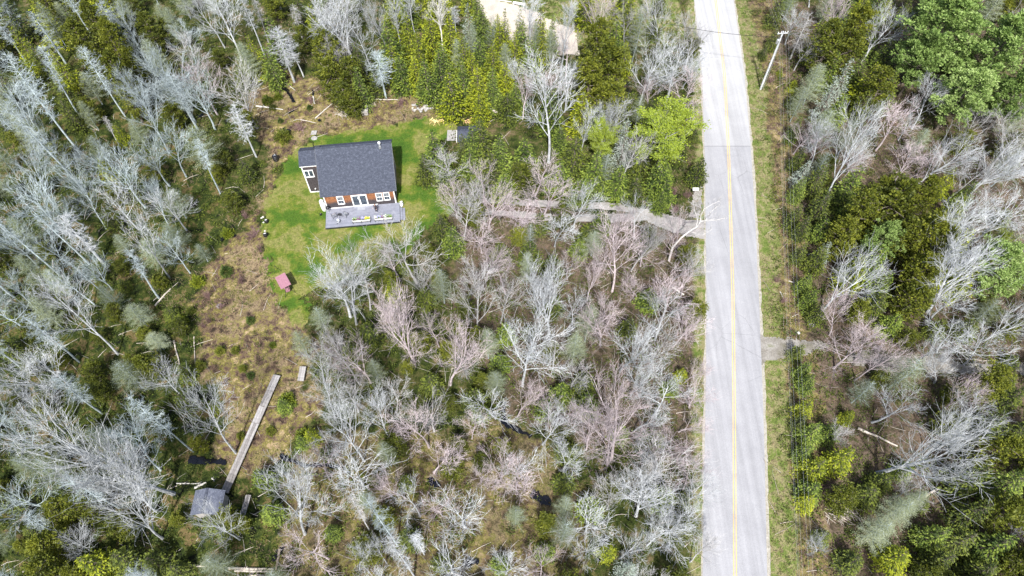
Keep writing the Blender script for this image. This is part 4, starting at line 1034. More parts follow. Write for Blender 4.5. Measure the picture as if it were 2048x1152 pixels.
while tries < 5200:
    tries += 1
    px = frng.uniform(-60, 2110); py = frng.uniform(0, 1152 + 110)
    ci = min(15, max(0, int(px // 128))); ri = min(10, int(py // 128))
    code = MAP[ri][ci]
    mix = MIX[code]
    if not mix: continue
    k = frng.choice(mix)
    if counts.get(k, 0) >= {'b': 112, 'k': 36, 'g': 32, 'y': 36, 'o': 130, 'h': 56, 's': 22, 'p': 4}[k]: continue
    if code == 'W' and px > 200 and k == 'b' and py > 380 and frng.random() < .6: continue
    p = P(px, py)
    if blocked(p.x, p.y): continue
    # pixel area of features to keep clear
    if any(a[0] < px < b_[0] and a[1] < py < b_[1] + 20 for a, b_ in KEEPOUT): continue
    small = k in 'kgoy'
    H = {'b': frng.uniform(6, 12), 's': frng.uniform(9, 14), 'h': frng.uniform(5, 9), 'p': 11}.get(k, frng.uniform(2.2, 5.5) if code in 'BWRM' else frng.uniform(4.5, 8.5))
    if py > 1040: H = min(H, 7)
    Rr = {'b': frng.uniform(2.0, 3.2), 's': 1.3, 'h': frng.uniform(1.3, 2.2), 'p': 3.2}.get(k, H * 0.26 + 0.45)
    lim = {'b': 2.3, 's': 3.0, 'h': 3.2, 'p': 5}.get(k, 2.5)
    ok = True
    for (x, y, kk, rr) in pos_list:
        d = math.hypot(x - p.x, y - p.y)
        same = (kk in 'kgoyc') == small
        if d < (lim if same else 1.4): ok = False; break
    if not ok: continue
    counts[k] = counts.get(k, 0) + 1
    tone = (BL if px < 400 else PK if (frng.random() < .45 and inpoly(np.array([p.x]), np.array([p.y]), PINKZ)[0]) else WH if frng.random() < .5 else (PK if frng.random() < .6 else BG))
    plant(k, p.x, p.y, H, Rr, tone)
    pos_list.append((p.x, p.y, k, Rr))

# labels from what each tree stands by
LM = [('the dark-roofed house', (700, 340)), ('the grey deck', (725, 440)), ('the red swing canopy', (566, 560)), ('the top of the boardwalk', (553, 755)), ('the small grey shed', (425, 990)), ('the utility pole', (1545, 125)),
      ('the big yellow-green maple', (1335, 265)), ('the mailbox', (1390, 378)), ('the mouth of the driveway', (1410, 450)), ('the tallest pine', (1890, 60)), ('the side track', (1600, 695)), ('the gravel lot', (1010, 50)), ('the black barrel by the lawn', (552, 314)),
      ('the little outbuilding', (930, 265)), ('the top left corner', (0, 0)), ('the left edge midpoint', (0, 560)), ('the bottom left corner', (0, 1152)), ('the bottom edge midpoint', (1024, 1152)), ('the bottom right corner', (2048, 1152)), ('the right edge midpoint', (2048, 576)),
      ('the centre of the photo', (1024, 576)), ('the stepping stones', (628, 270)), ('the bottom end of the road', (1470, 1152)), ('the top of the road', (1431, 0)), ('the lower left wood', (385, 840)), ('the seam across the road', (1455, 292)),
      ('the boulder in the clearing', (438, 610)), ('the dark ditch', (1035, 850)), ('the big cedar clump', (1820, 450)), ('the stout white tree', (1830, 880)), ('the parallel logs', (440, 1135)), ('the top edge above the house', (640, 0)), ('the upper left bank', (250, 400)), ('the middle of the road', (1466, 640)), ('the top right corner', (2048, 0)), ('the lower middle wood', (900, 850)), ('the long bare trunk', (235, 700))]
DIR = ['right of', 'up and right of', 'above', 'up and left of', 'left of', 'down and left of', 'below', 'down and right of']
ORD = ['', 'second', 'third', 'fourth', 'fifth', 'sixth', 'seventh', 'eighth', 'ninth', 'tenth', 'eleventh', 'twelfth']
bins = {}
for t in TREES:
    t['H'] = max(t['H'], 0.6)
    q = Q(t['x'], t['y'], t['H'] * 0.6)
    t['q'] = q
    if t['label']: continue
    lm = min(LM, key=lambda l: math.hypot(l[1][0] - q[0], l[1][1] - q[1]))
    dx, dy = q[0] - lm[1][0], -(q[1] - lm[1][1])
    di = int(round(math.atan2(dy, dx) / (PI / 4))) % 8
    look = LOOK[t['k']].format(t='creamy birch' if t['tone'] == 'birch' else t['tone'])
    bins.setdefault((look, lm[0], di), []).append((math.hypot(dx, dy), t))
for (look, lmn, di), lst in bins.items():
    lst.sort(key=lambda a: a[0])
    for i, (d, t) in enumerate(lst):
        s = '%s %s %s' % (look, DIR[di], lmn)
        if len(lst) > 1: s += (', the closest' if i == 0 else ', %s closest' % ORD[min(i, 11)])
        t['label'] = s
trng = random.Random(5)
def parts_for(t):
    prs = PR[t['k']]
    return prs[t['v'] % len(prs)] if t['v'] is not None else trng.choice(prs)
n_tree = 0
for t in TREES:
    pr = parts_for(t)
    name, cat, grp = KIND[t['k']]
    cr_s = t['R'] / pr['R']
    hz = t['H'] / pr['H']
    if t['k'] in 'bw': cr_s *= 1.18
    cr_s = max(hz * 0.55, min(hz * 1.7, cr_s))
    rz = t['rz'] if t['rz'] is not None else trng.uniform(0, 2 * PI)
    z = gz(t['x'], t['y'])
    barkm = M[TONE.get(t['tone'], 'bark_grey')]
    if t['k'] in 'vr':
        o = link(name, pr['crown'])
        o.location = (t['x'], t['y'], z); o.rotation_euler = (0, 0, rz); o.scale = (cr_s, cr_s, hz)
        tag(o, t['label'], cat, grp)
        continue
    root = empty(name, (t['x'], t['y'], z), rz)
    if t['tilt']: root.rotation_euler = t['tilt']
    tag(root, t['label'], cat, grp)
    for nm, key in (('trunk', 'trunk'), ('crown', 'crown'), ('foliage', 'foliage')):
        if key not in pr: continue
        o = link(nm, pr[key], root)
        o.scale = (cr_s, cr_s, hz)
        if t['k'] in 'buwsm' and key != 'foliage':
            o.material_slots[0].link = 'OBJECT'
            o.material_slots[0].material = barkm
    n_tree += 1
print('TREES', len(TREES), {k: sum(1 for t in TREES if t['k'] == k) for k in KIND}, 'fill', counts)

# ------------------------------------------------------------------ ground cover (uncountable)
def tufts(name, n, region, hgt, wid, blades, m, seed, lean=0.6, dz=0.0, spread=0.12, mask=None, clump=None):
    rs = np.random.RandomState(seed)
    x0, x1, y0, y1 = region
    x = rs.uniform(x0, x1, n * 3); y = rs.uniform(y0, y1, n * 3)
    k = mask(x, y)
    x, y = x[k][:n], y[k][:n]
    # only what the camera (and a step aside) may see
    dd = y * math.sin(TH) + CH * math.cos(TH)
    vis = np.abs(x) < dd * 1024 / F + 5
    x, y = x[vis], y[vis]
    n = len(x)
    z = gheight(x, y) + dz
    V = []; 
    for b in range(blades):
        ax = x + rs.normal(0, spread, n); ay = y + rs.normal(0, spread, n)
        a = rs.uniform(0, 2 * PI, n)
        h = hgt * rs.uniform(0.5, 1.3, n); w = wid * rs.uniform(0.6, 1.3, n)
        lx = rs.normal(0, lean, n) * h; ly = rs.normal(0, lean, n) * h
        cx, sx = np.cos(a) * w / 2, np.sin(a) * w / 2
        p0 = np.stack([ax - cx, ay - sx, z], -1); p1 = np.stack([ax + cx, ay + sx, z], -1); p2 = np.stack([ax + lx, ay + ly, z + h], -1)
        V.append(np.stack([p0, p1, p2], 1))
    V = np.concatenate(V).reshape(-1, 3)
    f = np.arange(len(V)).reshape(-1, 3)
    o = link(name, np_mesh(name, V, f), None, m)
    tag(o, kind='stuff')
    return o
ALLR = (-100, 100, 8, 118)
LW = (min(p[0] for p in LAWN) - 1, max(p[0] for p in LAWN) + 1, min(p[1] for p in LAWN) - 1, max(p[1] for p in LAWN) + 1)
def off_hard(x, y, marg=0.4):
    m = (x > xl(y) - marg) & (x < xr(y) + marg)
    for poly in (LAWN, ROADL, LOT, DRIVE_R): m |= inpoly(x, y, poly)
    return ~m
def in_clear(x, y): return inpoly(x + (fbm(x, y, .35, 21) - .5) * 5, y + (fbm(x, y, .35, 31) - .5) * 5, CLEAR)
tufts('dry_grass', 60000, ALLR, 0.28, 0.07, 2, M['blade_dry'], 1, 0.9, mask=lambda x, y: off_hard(x, y) & ((fbm(x, y, 0.22, 51) > 0.59) | (in_clear(x, y) & (fbm(x, y, .5, 52) > .45)) | ((x > xr(y)) & (x < xr(y) + 7) & (fbm(x, y, .5, 53) > .45))))
tufts('moss_tufts', 50000, ALLR, 0.20, 0.10, 2, M['blade_moss'], 2, 0.8, mask=lambda x, y: off_hard(x, y) & (fbm(x, y, 0.3, 61) > 0.5))
tufts('lawn_grass', 26000, LW, 0.07, 0.05, 2, M['blade_lawn'], 3, 0.8, dz=0.04, mask=lambda x, y: inpoly(x, y, LAWN) & ~((x > -27) & (x < -15) & (y > 58) & (y < 71)))
tufts('verge_grass', 26000, (15, 60, 8, 118), 0.10, 0.06, 2, M['blade_lawn'], 4, 0.8, dz=0.02, mask=lambda x, y: ((x > xr(y) + .4) & (x < xr(y) + 3.4) | (x < xl(y) - .3) & (x > xl(y) - 1.7)) & (fbm(x, y, .5, 71) > .42) & ~inpoly(x, y, DRIVE_R) & ~inpoly(x, y, ROADL))
# low leafy growth: clumps of small facets
def low_growth(name, n, m, seed, mask, rad=0.45, per=14, L=0.17):
    rs = np.random.RandomState(seed)
    x = rs.uniform(-100, 100, n * 4); y = rs.uniform(8, 118, n * 4)
    k = mask(x, y); x, y = x[k][:n], y[k][:n]
    dd = y * math.sin(TH) + CH * math.cos(TH)
    vis = np.abs(x) < dd * 1024 / F + 5
    x, y = x[vis], y[vis]; n = len(x)
    z = gheight(x, y)
    sc = rs.uniform(0.6, 1.5, n)
    x = np.repeat(x, per); y = np.repeat(y, per); z = np.repeat(z, per); sc = np.repeat(sc, per); N = n * per
    u = rs.normal(0, 1, (N, 3)); u[:, 2] = np.abs(u[:, 2]) * 0.8; u /= np.linalg.norm(u, axis=1)[:, None]
    c = np.stack([x, y, z], -1) + u * (rad * sc * rs.uniform(0.5, 1, N))[:, None]
    a = rs.normal(0, 1, (N, 3)); a[:, 2] *= 0.5; a /= np.linalg.norm(a, axis=1)[:, None]
    b = np.cross(a, rs.normal(0, 1, (N, 3))); b /= np.linalg.norm(b, axis=1)[:, None]
    l = (L * rs.uniform(0.6, 1.3, N))[:, None]
    V = np.stack([c - a * l * .5, c + b * l * .35, c + a * l * .5, c - b * l * .35], 1).reshape(-1, 3)
    o = link(name, np_mesh(name, V, np.arange(len(V)).reshape(-1, 4)), None, m)
    return tag(o, kind='stuff')
low_growth('undergrowth', 7500, M['leaf_low'], 5, lambda x, y: off_hard(x, y, 1.5) & ~in_clear(x, y) & (fbm(x, y, 0.14, 81) > 0.45))
low_growth('tall_undergrowth', 8000, M['leaf_under'], 15, lambda x, y: off_hard(x, y, 2.0) & ~in_clear(x, y) & (fbm(x, y, 0.2, 85) > 0.46), 0.75, 30, 0.2)
low_growth('bog_heath', 1700, M['leaf_under'], 16, lambda x, y: in_clear(x, y) & off_hard(x, y, .5) & (fbm(x, y, 0.25, 86) > 0.5), 0.4, 16, 0.14)
low_growth('moss_cushions', 2600, M['blade_moss'], 6, lambda x, y: off_hard(x, y, 2.5) & (fbm(x, y, 0.2, 91) > 0.52), 0.4, 12, 0.15)
low_growth('leaf_litter', 3200, M['leaf_brush'], 7, lambda x, y: off_hard(x, y, 1.0) & ~in_clear(x, y) & (x > -10) & (fbm(x, y, 0.2, 95) > 0.47), 0.4, 10, 0.13)
# fine fallen sticks
def sticks(name, n, m, seed):
    rg = random.Random(seed); mb = MB()
    while n:
        px, py = rg.uniform(0, 2048), rg.uniform(60, 1152)
        p = P(px, py)
        if not off_hard(np.array([p.x]), np.array([p.y]), .8)[0]: continue
        a = rg.uniform(0, PI); L = rg.uniform(0.6, 3.0)
        z = gz(p.x, p.y) + 0.06
        d = Vector((math.cos(a), math.sin(a), 0)) * L
        mid = p + d * .5 + Vector((rg.gauss(0, .08), rg.gauss(0, .08), 0))
        r = rg.uniform(0.015, 0.04)
        mb.tube([Vector((p.x, p.y, z)), Vector((mid.x, mid.y, z + rg.uniform(0, .15))), Vector((p.x + d.x, p.y + d.y, z + .02))], [r, r * .8, r * .4], 3, False)
        n -= 1
    return tag(mb.build(name, m), kind='stuff')
sticks('fallen_sticks', 1100, M['log'], 8)

# ------------------------------------------------------------------ the house
HA = R(6.5)
HO = Vector((-26.2, 61.9, 0))
def hw(u, v, z=0.0):
    return Vector((HO.x + u * math.cos(HA) - v * math.sin(HA), HO.y + u * math.sin(HA) + v * math.cos(HA), z))
house = empty('house', HO, HA)
tag(house, 'cedar-shingled house with dark slate-coloured roof and white trim on the lawn', 'house')
W_, D_, VR, ZR, ZE, ZN = 9.75, 6.95, 5.42, 7.0, 3.05, 5.9
def wall_poly(name, pts2, axis, at_, th, m):
    """prism: outline pts2 (a,z) extruded by th along the other axis"""
    mb = MB()
    if axis == 'u':
        A = [(a, at_, z) for a, z in pts2]; B = [(a, at_ + th, z) for a, z in pts2]
    else:
        A = [(at_, a, z) for a, z in pts2]; B = [(at_ + th, a, z) for a, z in pts2]
    mb.poly(A); mb.poly(B[::-1])
    n = len(A)
    for i in range(n): mb.poly([A[i], B[i], B[(i + 1) % n], A[(i + 1) % n]])
    o = mb.build(name, m, house)
    bm = bmesh.new(); bm.from_mesh(o.data); bmesh.ops.recalc_face_normals(bm, faces=bm.faces); bm.to_mesh(o.data); bm.free()
    return o
wall_poly('wall', [(0, 0), (W_, 0), (W_, ZE - .06), (0, ZE - .06)], 'u', 0, .15, M['cedar'])
wall_poly('wall', [(0, 0), (W_, 0), (W_, ZN - .08), (0, ZN - .08)], 'u', D_ - .15, .15, M['cedar_old'])
gab = [(0.15, 0), (D_ - .15, 0), (D_ - .15, ZN - .1), (VR, ZR - .12), (0.15, ZE + .02)]
wall_poly('wall', gab, 'v', 0, .15, M['cedar_old']); wall_poly('wall', gab, 'v', W_ - .15, .15, M['cedar_old'])
wall_poly('foundation', [(-.05, -.3), (W_ + .05, -.3), (W_ + .05, .35), (-.05, .35)], 'u', -.04, D_ + .08, M['stone'])
def slab(name, q, th, m):
    """roof slab: quad q (local points) thickened downwards"""
    mb = MB()
    q = [Vector(p) for p in q]; n = (q[1] - q[0]).cross(q[3] - q[0]).normalized()
    if n.z < 0: n = -n
    lo = [p - n * th for p in q]
    mb.poly(q); mb.poly(lo[::-1])
    for i in range(4): mb.poly([q[i], lo[i], lo[(i + 1) % 4], q[(i + 1) % 4]])
    o = mb.build(name, m, house)
    bm = bmesh.new(); bm.from_mesh(o.data); bmesh.ops.recalc_face_normals(bm, faces=bm.faces); bm.to_mesh(o.data); bm.free()
    return o
def roofslab(name, u0, u1, va, za, vb, zb, lapm):
    """slab object with its own frame so that the shingle courses run level"""
    L = math.hypot(vb - va, zb - za); pitch = math.atan2(zb - za, vb - va)
    mb = MB(); mb.box(((u1 - u0) / 2, L / 2, -0.06), (u1 - u0, L, 0.12))
    o = mb.build(name, lapm, house)
    o.location = (u0, va, za); o.rotation_euler = (pitch, 0, 0)
    return o
sl = (ZR - ZE) / (VR + .08)
roofslab('roof', -.42, 10.1, -.08, ZE + .05, VR + .01, ZR + .08, M['roof'])
roofslab('roof', -.42, 10.1, VR + .02, ZR + .075, 7.1, ZN + .02, M['roof'])
mb = MB(); mb.box((4.84, VR + .015, ZR + .09), (10.54, .26, .05)); mb.build('ridge_cap', M['roof'], house)
# white trim: corner boards, water table, rakes
def trim(c, d, rz=0, rx=0): 
    mb = MB(); mb.box(c, d, rz, rx); return mb.build('trim_board', M['white'], house)
trim((.05, -.02, 1.75), (.14, .05, 2.5)); trim((W_ - .05, -.02, 1.75), (.14, .05, 2.5)); trim((-.02, .06, 1.7), (.05, .14, 2.6)); trim((W_ + .02, .06, 1.7), (.05, .14, 2.6))
trim((1.86, -.025, .56), (3.5, .05, .12)); trim((6.55, -.025, .56), (1.25, .05, .12))
trim((W_ + .03, D_ - .05, 3.0), (.05, .12, 5.6))
L_ = math.hypot(VR + .08, ZR - ZE)
for u in (-.44, 10.12):
    mb = MB(); mb.box((0, L_ / 2, -.13), (.03, L_ - .05, .16)); o = mb.build('rake_board', M['darkmetal'], house); o.location = (u, -.08, ZE + .05); o.rotation_euler = (math.atan2(ZR - ZE, VR + .08), 0, 0)
def window(u0, u1, z0, z1, v=0.0, bars=True, double=False):
    w, h = u1 - u0, z1 - z0; cu, cz = (u0 + u1) / 2, (z0 + z1) / 2
    f = MB(); t = .11
    f.box((u0 + t / 2, v - .045, cz), (t, .09, h)); f.box((u1 - t / 2, v - .045, cz), (t, .09, h))
    f.box((cu, v - .048, z1 - t / 2), (w - 2 * t - .004, .096, t)); f.box((cu, v - .06, z0 + t / 2), (w - 2 * t - .004, .12, t))
    if double: f.box((cu, v - .04, cz), (.13, .08, h - 2 * t - .004))
    elif bars: f.box((cu, v - .042, cz), (w - 2 * t - .004, .084, .07))
    fo = f.build('window', M['white'], house)
    g = MB()
    if double:
        spans = [(u0 + t, cu - .07, z0 + t, z1 - t), (cu + .07, u1 - t, z0 + t, z1 - t)]
    else:
        spans = [(u0 + t, u1 - t, z0 + t, cz - .04), (u0 + t, u1 - t, cz + .04, z1 - t)]
    for a, b_, c, d in spans:
        g = MB(); g.box(((a + b_) / 2, v - .012, (c + d) / 2), (b_ - a - .006, .016, d - c - .006)); g.build('pane', M['glass'], fo)
        if not double:
            g = MB(); g.box(((a + b_) / 2, v - .028, (c + d) / 2), (.02, .014, d - c - .01)); g.build('muntin', M['white'], fo)
            if c > cz:
                g = MB(); g.box(((a + b_) / 2, v - .030, (c + d) / 2), (b_ - a - .01, .010, .02)); g.build('muntin', M['white'], fo)
    return fo
window(1.72, 2.68, 1.27, 2.97); window(7.12, 8.04, 1.27, 2.95); window(8.17, 9.08, 1.29, 2.97)
# patio door with two glazed leaves
f = MB()
f.box((3.80, -.05, 1.72), (.16, .10, 2.44)); f.box((5.82, -.05, 1.72), (.16, .10, 2.44)); f.box((4.81, -.05, 2.86), (1.85, .10, .16)); f.box((4.81, -.05, .60), (1.85, .10, .24)); f.box((4.81, -.045, 1.73), (.22, .09, 2.0))
fo = f.build('door', M['white'], house)
for c in (4.29, 5.33):
    g = MB(); g.box((c, -.012, 1.75), (.80, .016, 2.02)); g.build('pane', M['glass'], fo)
g = MB(); g.box((4.72, -.12, 1.55), (.03, .05, .18)); g.build('handle', M['metal'], fo)
window(3.3 - 5.8, -1.2, 3.32, 4.75, 3.7, double=True)
# annex
def annex_wall(name, pts2, axis, at_, th): return wall_poly(name, pts2, axis, at_, th, M['cedar_old'])
annex_wall('wall', [(-2.6, 0), (-.01, 0), (-.01, 5.56), (-2.6, 5.56)], 'u', 3.7, .15)
annex_wall('wall', [(-2.6, 0), (-.01, 0), (-.01, 5.5), (-2.6, 5.5)], 'u', 6.65, .15)
annex_wall('wall', [(3.85, 0), (6.65, 0), (6.65, 5.75), (5.8, 6.28), (3.85, 5.58)], 'v', -2.6, .15)
roofslab('roof', -2.86, -.02, 3.62, 5.62, 5.80, 6.42, M['roof'])
roofslab('roof', -2.86, -.02, 5.81, 6.415, 7.2, 5.6, M['roof'])
trim((-2.55, 3.68, 2.8), (.14, .05, 5.5)); trim((-2.62, 3.76, 2.8), (.05, .14, 5.5)); trim((-1.28, 3.675, .1), (2.38, .05, .18)); trim((-1.45, 3.645, 5.53), (2.7, .05, .14))
# house number light beside annex, porch globe, flue, vent pipe
mb = MB(); mb.lathe([(0, -.1), (.08, -.07), (.1, 0), (.07, .08), (0, .1)], 12, (-1.7, 3.55, .9)); mb.box((-1.7, 3.66, .9), (.06, .12, .06)); mb.build('wall_lamp', M['white'], house, True)
mb = MB(); mb.lathe([(0, -.16), (.11, -.12), (.16, 0), (.11, .12), (0, .16)], 14, (4.78, -.28, 2.56)); mb.tube([(4.78, -.12, 2.8), (4.78, -.28, 2.8), (4.78, -.28, 2.7)], [.02, .02, .02], 6); mb.build('globe_lamp', M['white'], house, True)
mb = MB(); mb.lathe([(.13, 6.35), (.13, 7.55), (.11, 7.56)], 14, (8.5, 4.95, 0)); mb.lathe([(.24, 6.62), (.2, 6.95), (.14, 7.05)], 14, (8.5, 4.95, 0)); mb.build('flue', M['metal'], house, True)
mb = MB(); mb.lathe([(.2, 7.6), (.2, 7.72), (.02, 7.85)], 14, (8.5, 4.95, 0)); mb.lathe([(.12, 7.5), (.12, 7.66)], 10, (8.5, 4.95, 0)); mb.build('flue_cap', M['white'], house, True)
mb = MB(); mb.tube([(-.62, 6.1, 6.2), (-.62, 6.1, 7.35)], [.06, .06], 10); mb.build('vent_pipe', M['black'], house)
mb = MB(); mb.box((-.15, 5.75, 6.95), (.7, .5, .06), 0, .3); mb.build('flashing', M['darkmetal'], house)
# deck
deck = empty('deck', hw(0, 0), HA)
tag(deck, 'grey-blue plank deck running the whole front of the dark-roofed house', 'deck')
mb = MB()
y = -.02; k = 0
rr = random.Random(3)
n = 24; wdt = (3.4 - .02) / n
for i in range(n):   # boards a few px apart are only grooves at this distance: one surface of boards
    mb.box((5.02, -.03 - wdt * (i + .5), .48 + rr.uniform(-.002, .002)), (10.36, wdt - .008, .04))
o = mb.build('decking', M['deck'], deck); o['kind'] = 'stuff'
mb = MB(); mb.box((5.02, -3.425, .33), (10.36, .03, .26)); mb.build('skirt_board', M['darkmetal'], deck)
mb = MB(); mb.box((-.175, -1.71, .33), (.03, 3.4, .26)); mb.build('skirt_board', M['darkmetal'], deck)
mb = MB(); mb.box((10.215, -1.71, .33), (.03, 3.4, .26)); mb.build('skirt_board', M['darkmetal'], deck)
for i in range(6):
    mb = MB(); mb.box((.3 + i * 1.9, -3.2, .1), (.14, .14, .6)); mb.build('post', M['greywood'], deck)
for i, (w, z) in enumerate(((.34, .33), (.68, .16))):
    mb = MB(); mb.box((10.23 + .17 + i * .34, -1.9, z), (.33, 2.2, .05)); mb.box((10.23 + .17 + i * .34, -1.9, z / 2 - .05), (.05, 2.1, z)); mb.build('step', M['deck'], deck)

def local_thing(name, u, v, z, rz, label, cat, group=None):
    return tag(empty(name, hw(u, v, z), HA + rz), label, cat, group)
DZ = .502
# planters
def planter(u0, label, cols):
    w = 2.5
    t = local_thing('planter', u0 + w / 2, -2.85, DZ, 0, label, 'planter', 'flower planters on the deck')
    b_ = MB(); zt, zb = .62, .34
    b_.box((0, -.24, .48), (w, .03, .28)); b_.box((0, .24, .48), (w, .03, .28)); b_.box((-w / 2 + .015, 0, .48), (.03, .45, .28)); b_.box((w / 2 - .015, 0, .48), (.03, .45, .28)); b_.box((0, 0, .355), (w - .07, .44, .02))
    b_.build('box', M['white'], t)
    s = MB(); s.box((0, 0, .57), (w - .08, .43, .03)); s.build('soil', M['soil'], t)
    for x in ((-w / 2 + .05), 0, (w / 2 - .05)):
        for yy in (-.29, .29):
            l = MB(); l.box((x, yy, .30), (.05, .05, .60)); l.build('leg', M['black'], t)
    r_ = MB(); r_.box((0, -.285, .31), (w, .03, .05)); r_.box((0, .285, .31), (w, .03, .05)); r_.build('rail', M['black'], t)
    rg = random.Random(int(u0 * 10))
    for i, (x0, x1, cm) in enumerate(cols):
        lf, fl = MB(), MB()
        for _ in range(int((x1 - x0) * 60)):
            x = rg.uniform(x0, x1); yy = rg.uniform(-.22, .22); h = rg.uniform(.08, .24)
            facets(rg, lf, Vector((x - w / 2, yy, .6 + h * .5)), Vector((rg.gauss(0, .4), rg.gauss(0, .4), 1)), .16, .07, 2, 0, .4)
        for _ in range(int((x1 - x0) * 55)):
            x = rg.uniform(x0, x1); yy = rg.uniform(-.22, .22)
            c = Vector((x - w / 2, yy, .6 + rg.uniform(.1, .27))); a = rg.uniform(0, 6.28); rr_ = rg.uniform(.035, .06)
            pts = [c + Vector((math.cos(a + k * 1.257) * rr_, math.sin(a + k * 1.257) * rr_, rg.uniform(-.01, .01))) for k in range(5)]
            fl.poly(pts)
        p_ = lf.build('foliage', M['flower_leaf'], t); p_['kind'] = 'stuff'
        if cm: q_ = fl.build('blossoms', M[cm], t); q_['kind'] = 'stuff'
    return t
planter(3.62, 'white flower box with yellow pansies at its right end, standing on the deck', [(0.05, .65, None), (.65, 1.2, 'flower_purple'), (1.2, 1.75, 'flower_lilac'), (1.75, 2.45, 'flower_yellow')])
planter(6.68, 'white flower box filled with lilac and purple flowers, nearer the deck steps', [(0.05, .4, 'flower_white'), (.4, .9, 'flower_lilac'), (.9, 1.35, 'flower_purple'), (1.35, 1.8, 'flower_white'), (1.8, 2.45, None)])
# metal armchairs
def armchair(u, v, rz, label):
    t = local_thing('garden_chair', u, v, DZ, rz, label, 'chair', 'metal garden chairs on the deck')
    s = MB(); s.box((0, 0, .42), (.56, .54, .05)); s.build('seat', M['metal'], t)
    b_ = MB(); b_.box((0, .30, .74), (.58, .05, .56), rx=-.22); b_.build('backrest', M['metal'], t)
    for x in (-.3, .3):
        a = MB(); a.tube([(x, -.3, .64), (x, .1, .66), (x, .3, .66)], [.022] * 3, 6); a.build('armrest', M['darkmetal'], t)
        for yy in (-.27, .27):
            l = MB(); l.tube([(x, yy, 0), (x, yy, .63)], [.02, .02], 6); l.build('leg', M['darkmetal'], t)
    return t
armchair(1.05, -1.62, R(205), 'grey metal garden chair nearer the black kettle grill')
armchair(2.62, -1.60, R(150), 'grey metal garden chair with curved arms, nearer the patio door')
t = local_thing('side_table', 1.82, -1.62, DZ, .2, 'small dark side table standing between the two garden chairs', 'table')
mb = MB(); mb.lathe([(0, .5), (.24, .5), (.24, .53), (0, .53)], 14); mb.build('table_top', M['darkmetal'], t)
for i in range(3):
    a = i * 2.1; mb = MB(); mb.tube([(math.cos(a) * .08, math.sin(a) * .08, .5), (math.cos(a) * .24, math.sin(a) * .24, 0)], [.018, .018], 6); mb.build('leg', M['darkmetal'], t)
t = local_thing('fire_bowl', 1.58, -2.62, DZ, 0, 'small round silver fire bowl on the deck in front of the chairs', 'fire bowl')
mb = MB(); mb.lathe([(.02, .18), (.2, .22), (.32, .4), (.34, .42), (.3, .42), (.18, .27), (0, .25)], 18); mb.build('bowl', M['metal'], t, True)
for i in range(3):
    a = i * 2.1; mb = MB(); mb.tube([(math.cos(a) * .2, math.sin(a) * .2, .28), (math.cos(a) * .3, math.sin(a) * .3, 0)], [.02, .02], 6); mb.build('leg', M['darkmetal'], t)
t = local_thing('kettle_grill', .22, -.42, DZ, 0, 'black kettle grill at the deck corner by the white tank', 'grill')
mb = MB(); mb.lathe([(.05, .5), (.2, .54), (.29, .68), (.3, .74)], 18); mb.build('bowl', M['black'], t, True)
mb = MB(); mb.lathe([(.305, .745), (.27, .88), (.15, .97), (0, 1.0)], 18); mb.box((0, 0, 1.03), (.14, .03, .05)); mb.build('lid', M['black'], t, True)
for i in range(3):
    a = i * 2.1 + .5; mb = MB(); mb.tube([(math.cos(a) * .15, math.sin(a) * .15, .56), (math.cos(a) * .28, math.sin(a) * .28, 0)], [.016, .016], 6); mb.build('leg', M['metal'], t)
mb = MB(); mb.lathe([(.17, .2), (.18, .22), (.0, .2)], 14); mb.build('ash_pan', M['metal'], t)
t = local_thing('gas_tank', -.5, .25, 0, 0, 'tall white gas tank against the side wall next to the grill', 'gas tank')
mb = MB(); mb.lathe([(.0, .08), (.26, .12), (.36, .26), (.37, .4), (.37, 1.2), (.36, 1.34), (.24, 1.5), (0, 1.55)], 20); mb.build('tank', M['white'], t, True)
mb = MB(); mb.lathe([(.3, 0), (.3, .14)], 16); mb.build('foot_ring', M['white'], t)
mb = MB(); mb.lathe([(.12, 1.5), (.13, 1.68), (.0, 1.7)], 12); mb.build('valve_cover', M['white'], t)
t = local_thing('gas_tank', -.78, 1.05, 0, 0, 'second white gas tank, further along the side wall', 'gas tank')
mb = MB(); mb.lathe([(.0, .05), (.26, .1), (.33, .26), (.33, 1.0), (.24, 1.2), (0, 1.25)], 20); mb.build('tank', M['white'], t, True)
# white flower pot by the steps
t = local_thing('flower_pot', 10.45, -.35, 0, 0, 'white pot with white blossoms beside the deck steps', 'flower pot')
mb = MB(); mb.lathe([(0, 0), (.16, 0), (.24, .45), (.2, .45), (.18, .38), (0, .38)], 16); mb.build('pot', M['white'], t, True)
rg = random.Random(4); fl = MB(); lf = MB()
for _ in range(60):
    facets(rg, lf, Vector((rg.gauss(0, .1), rg.gauss(0, .1), .55 + rg.uniform(0, .3))), Vector((rg.gauss(0, .5), rg.gauss(0, .5), 1)), .2, .08, 1, 0, .4)
for _ in range(26):
    c = Vector((rg.gauss(0, .14), rg.gauss(0, .14), .8 + rg.uniform(0, .25))); a = rg.uniform(0, 6)
    fl.poly([c + Vector((math.cos(a + k * 1.257) * .06, math.sin(a + k * 1.257) * .06, 0)) for k in range(5)])
lf.build('foliage', M['flower_leaf'], t)['kind'] = 'stuff'; fl.build('blossoms', M['flower_white'], t)['kind'] = 'stuff'
t = local_thing('doormat', 4.8, -.5, DZ, 0, 'thin grey doormat outside the patio door', 'doormat')
mb = MB(); mb.box((0, 0, .012), (1.1, .55, .02)); mb.box((0, 0, .026), (1.0, .45, .008)); mb.build('mat', plain('mat_grey', (.27, .28, .31), .95), t)

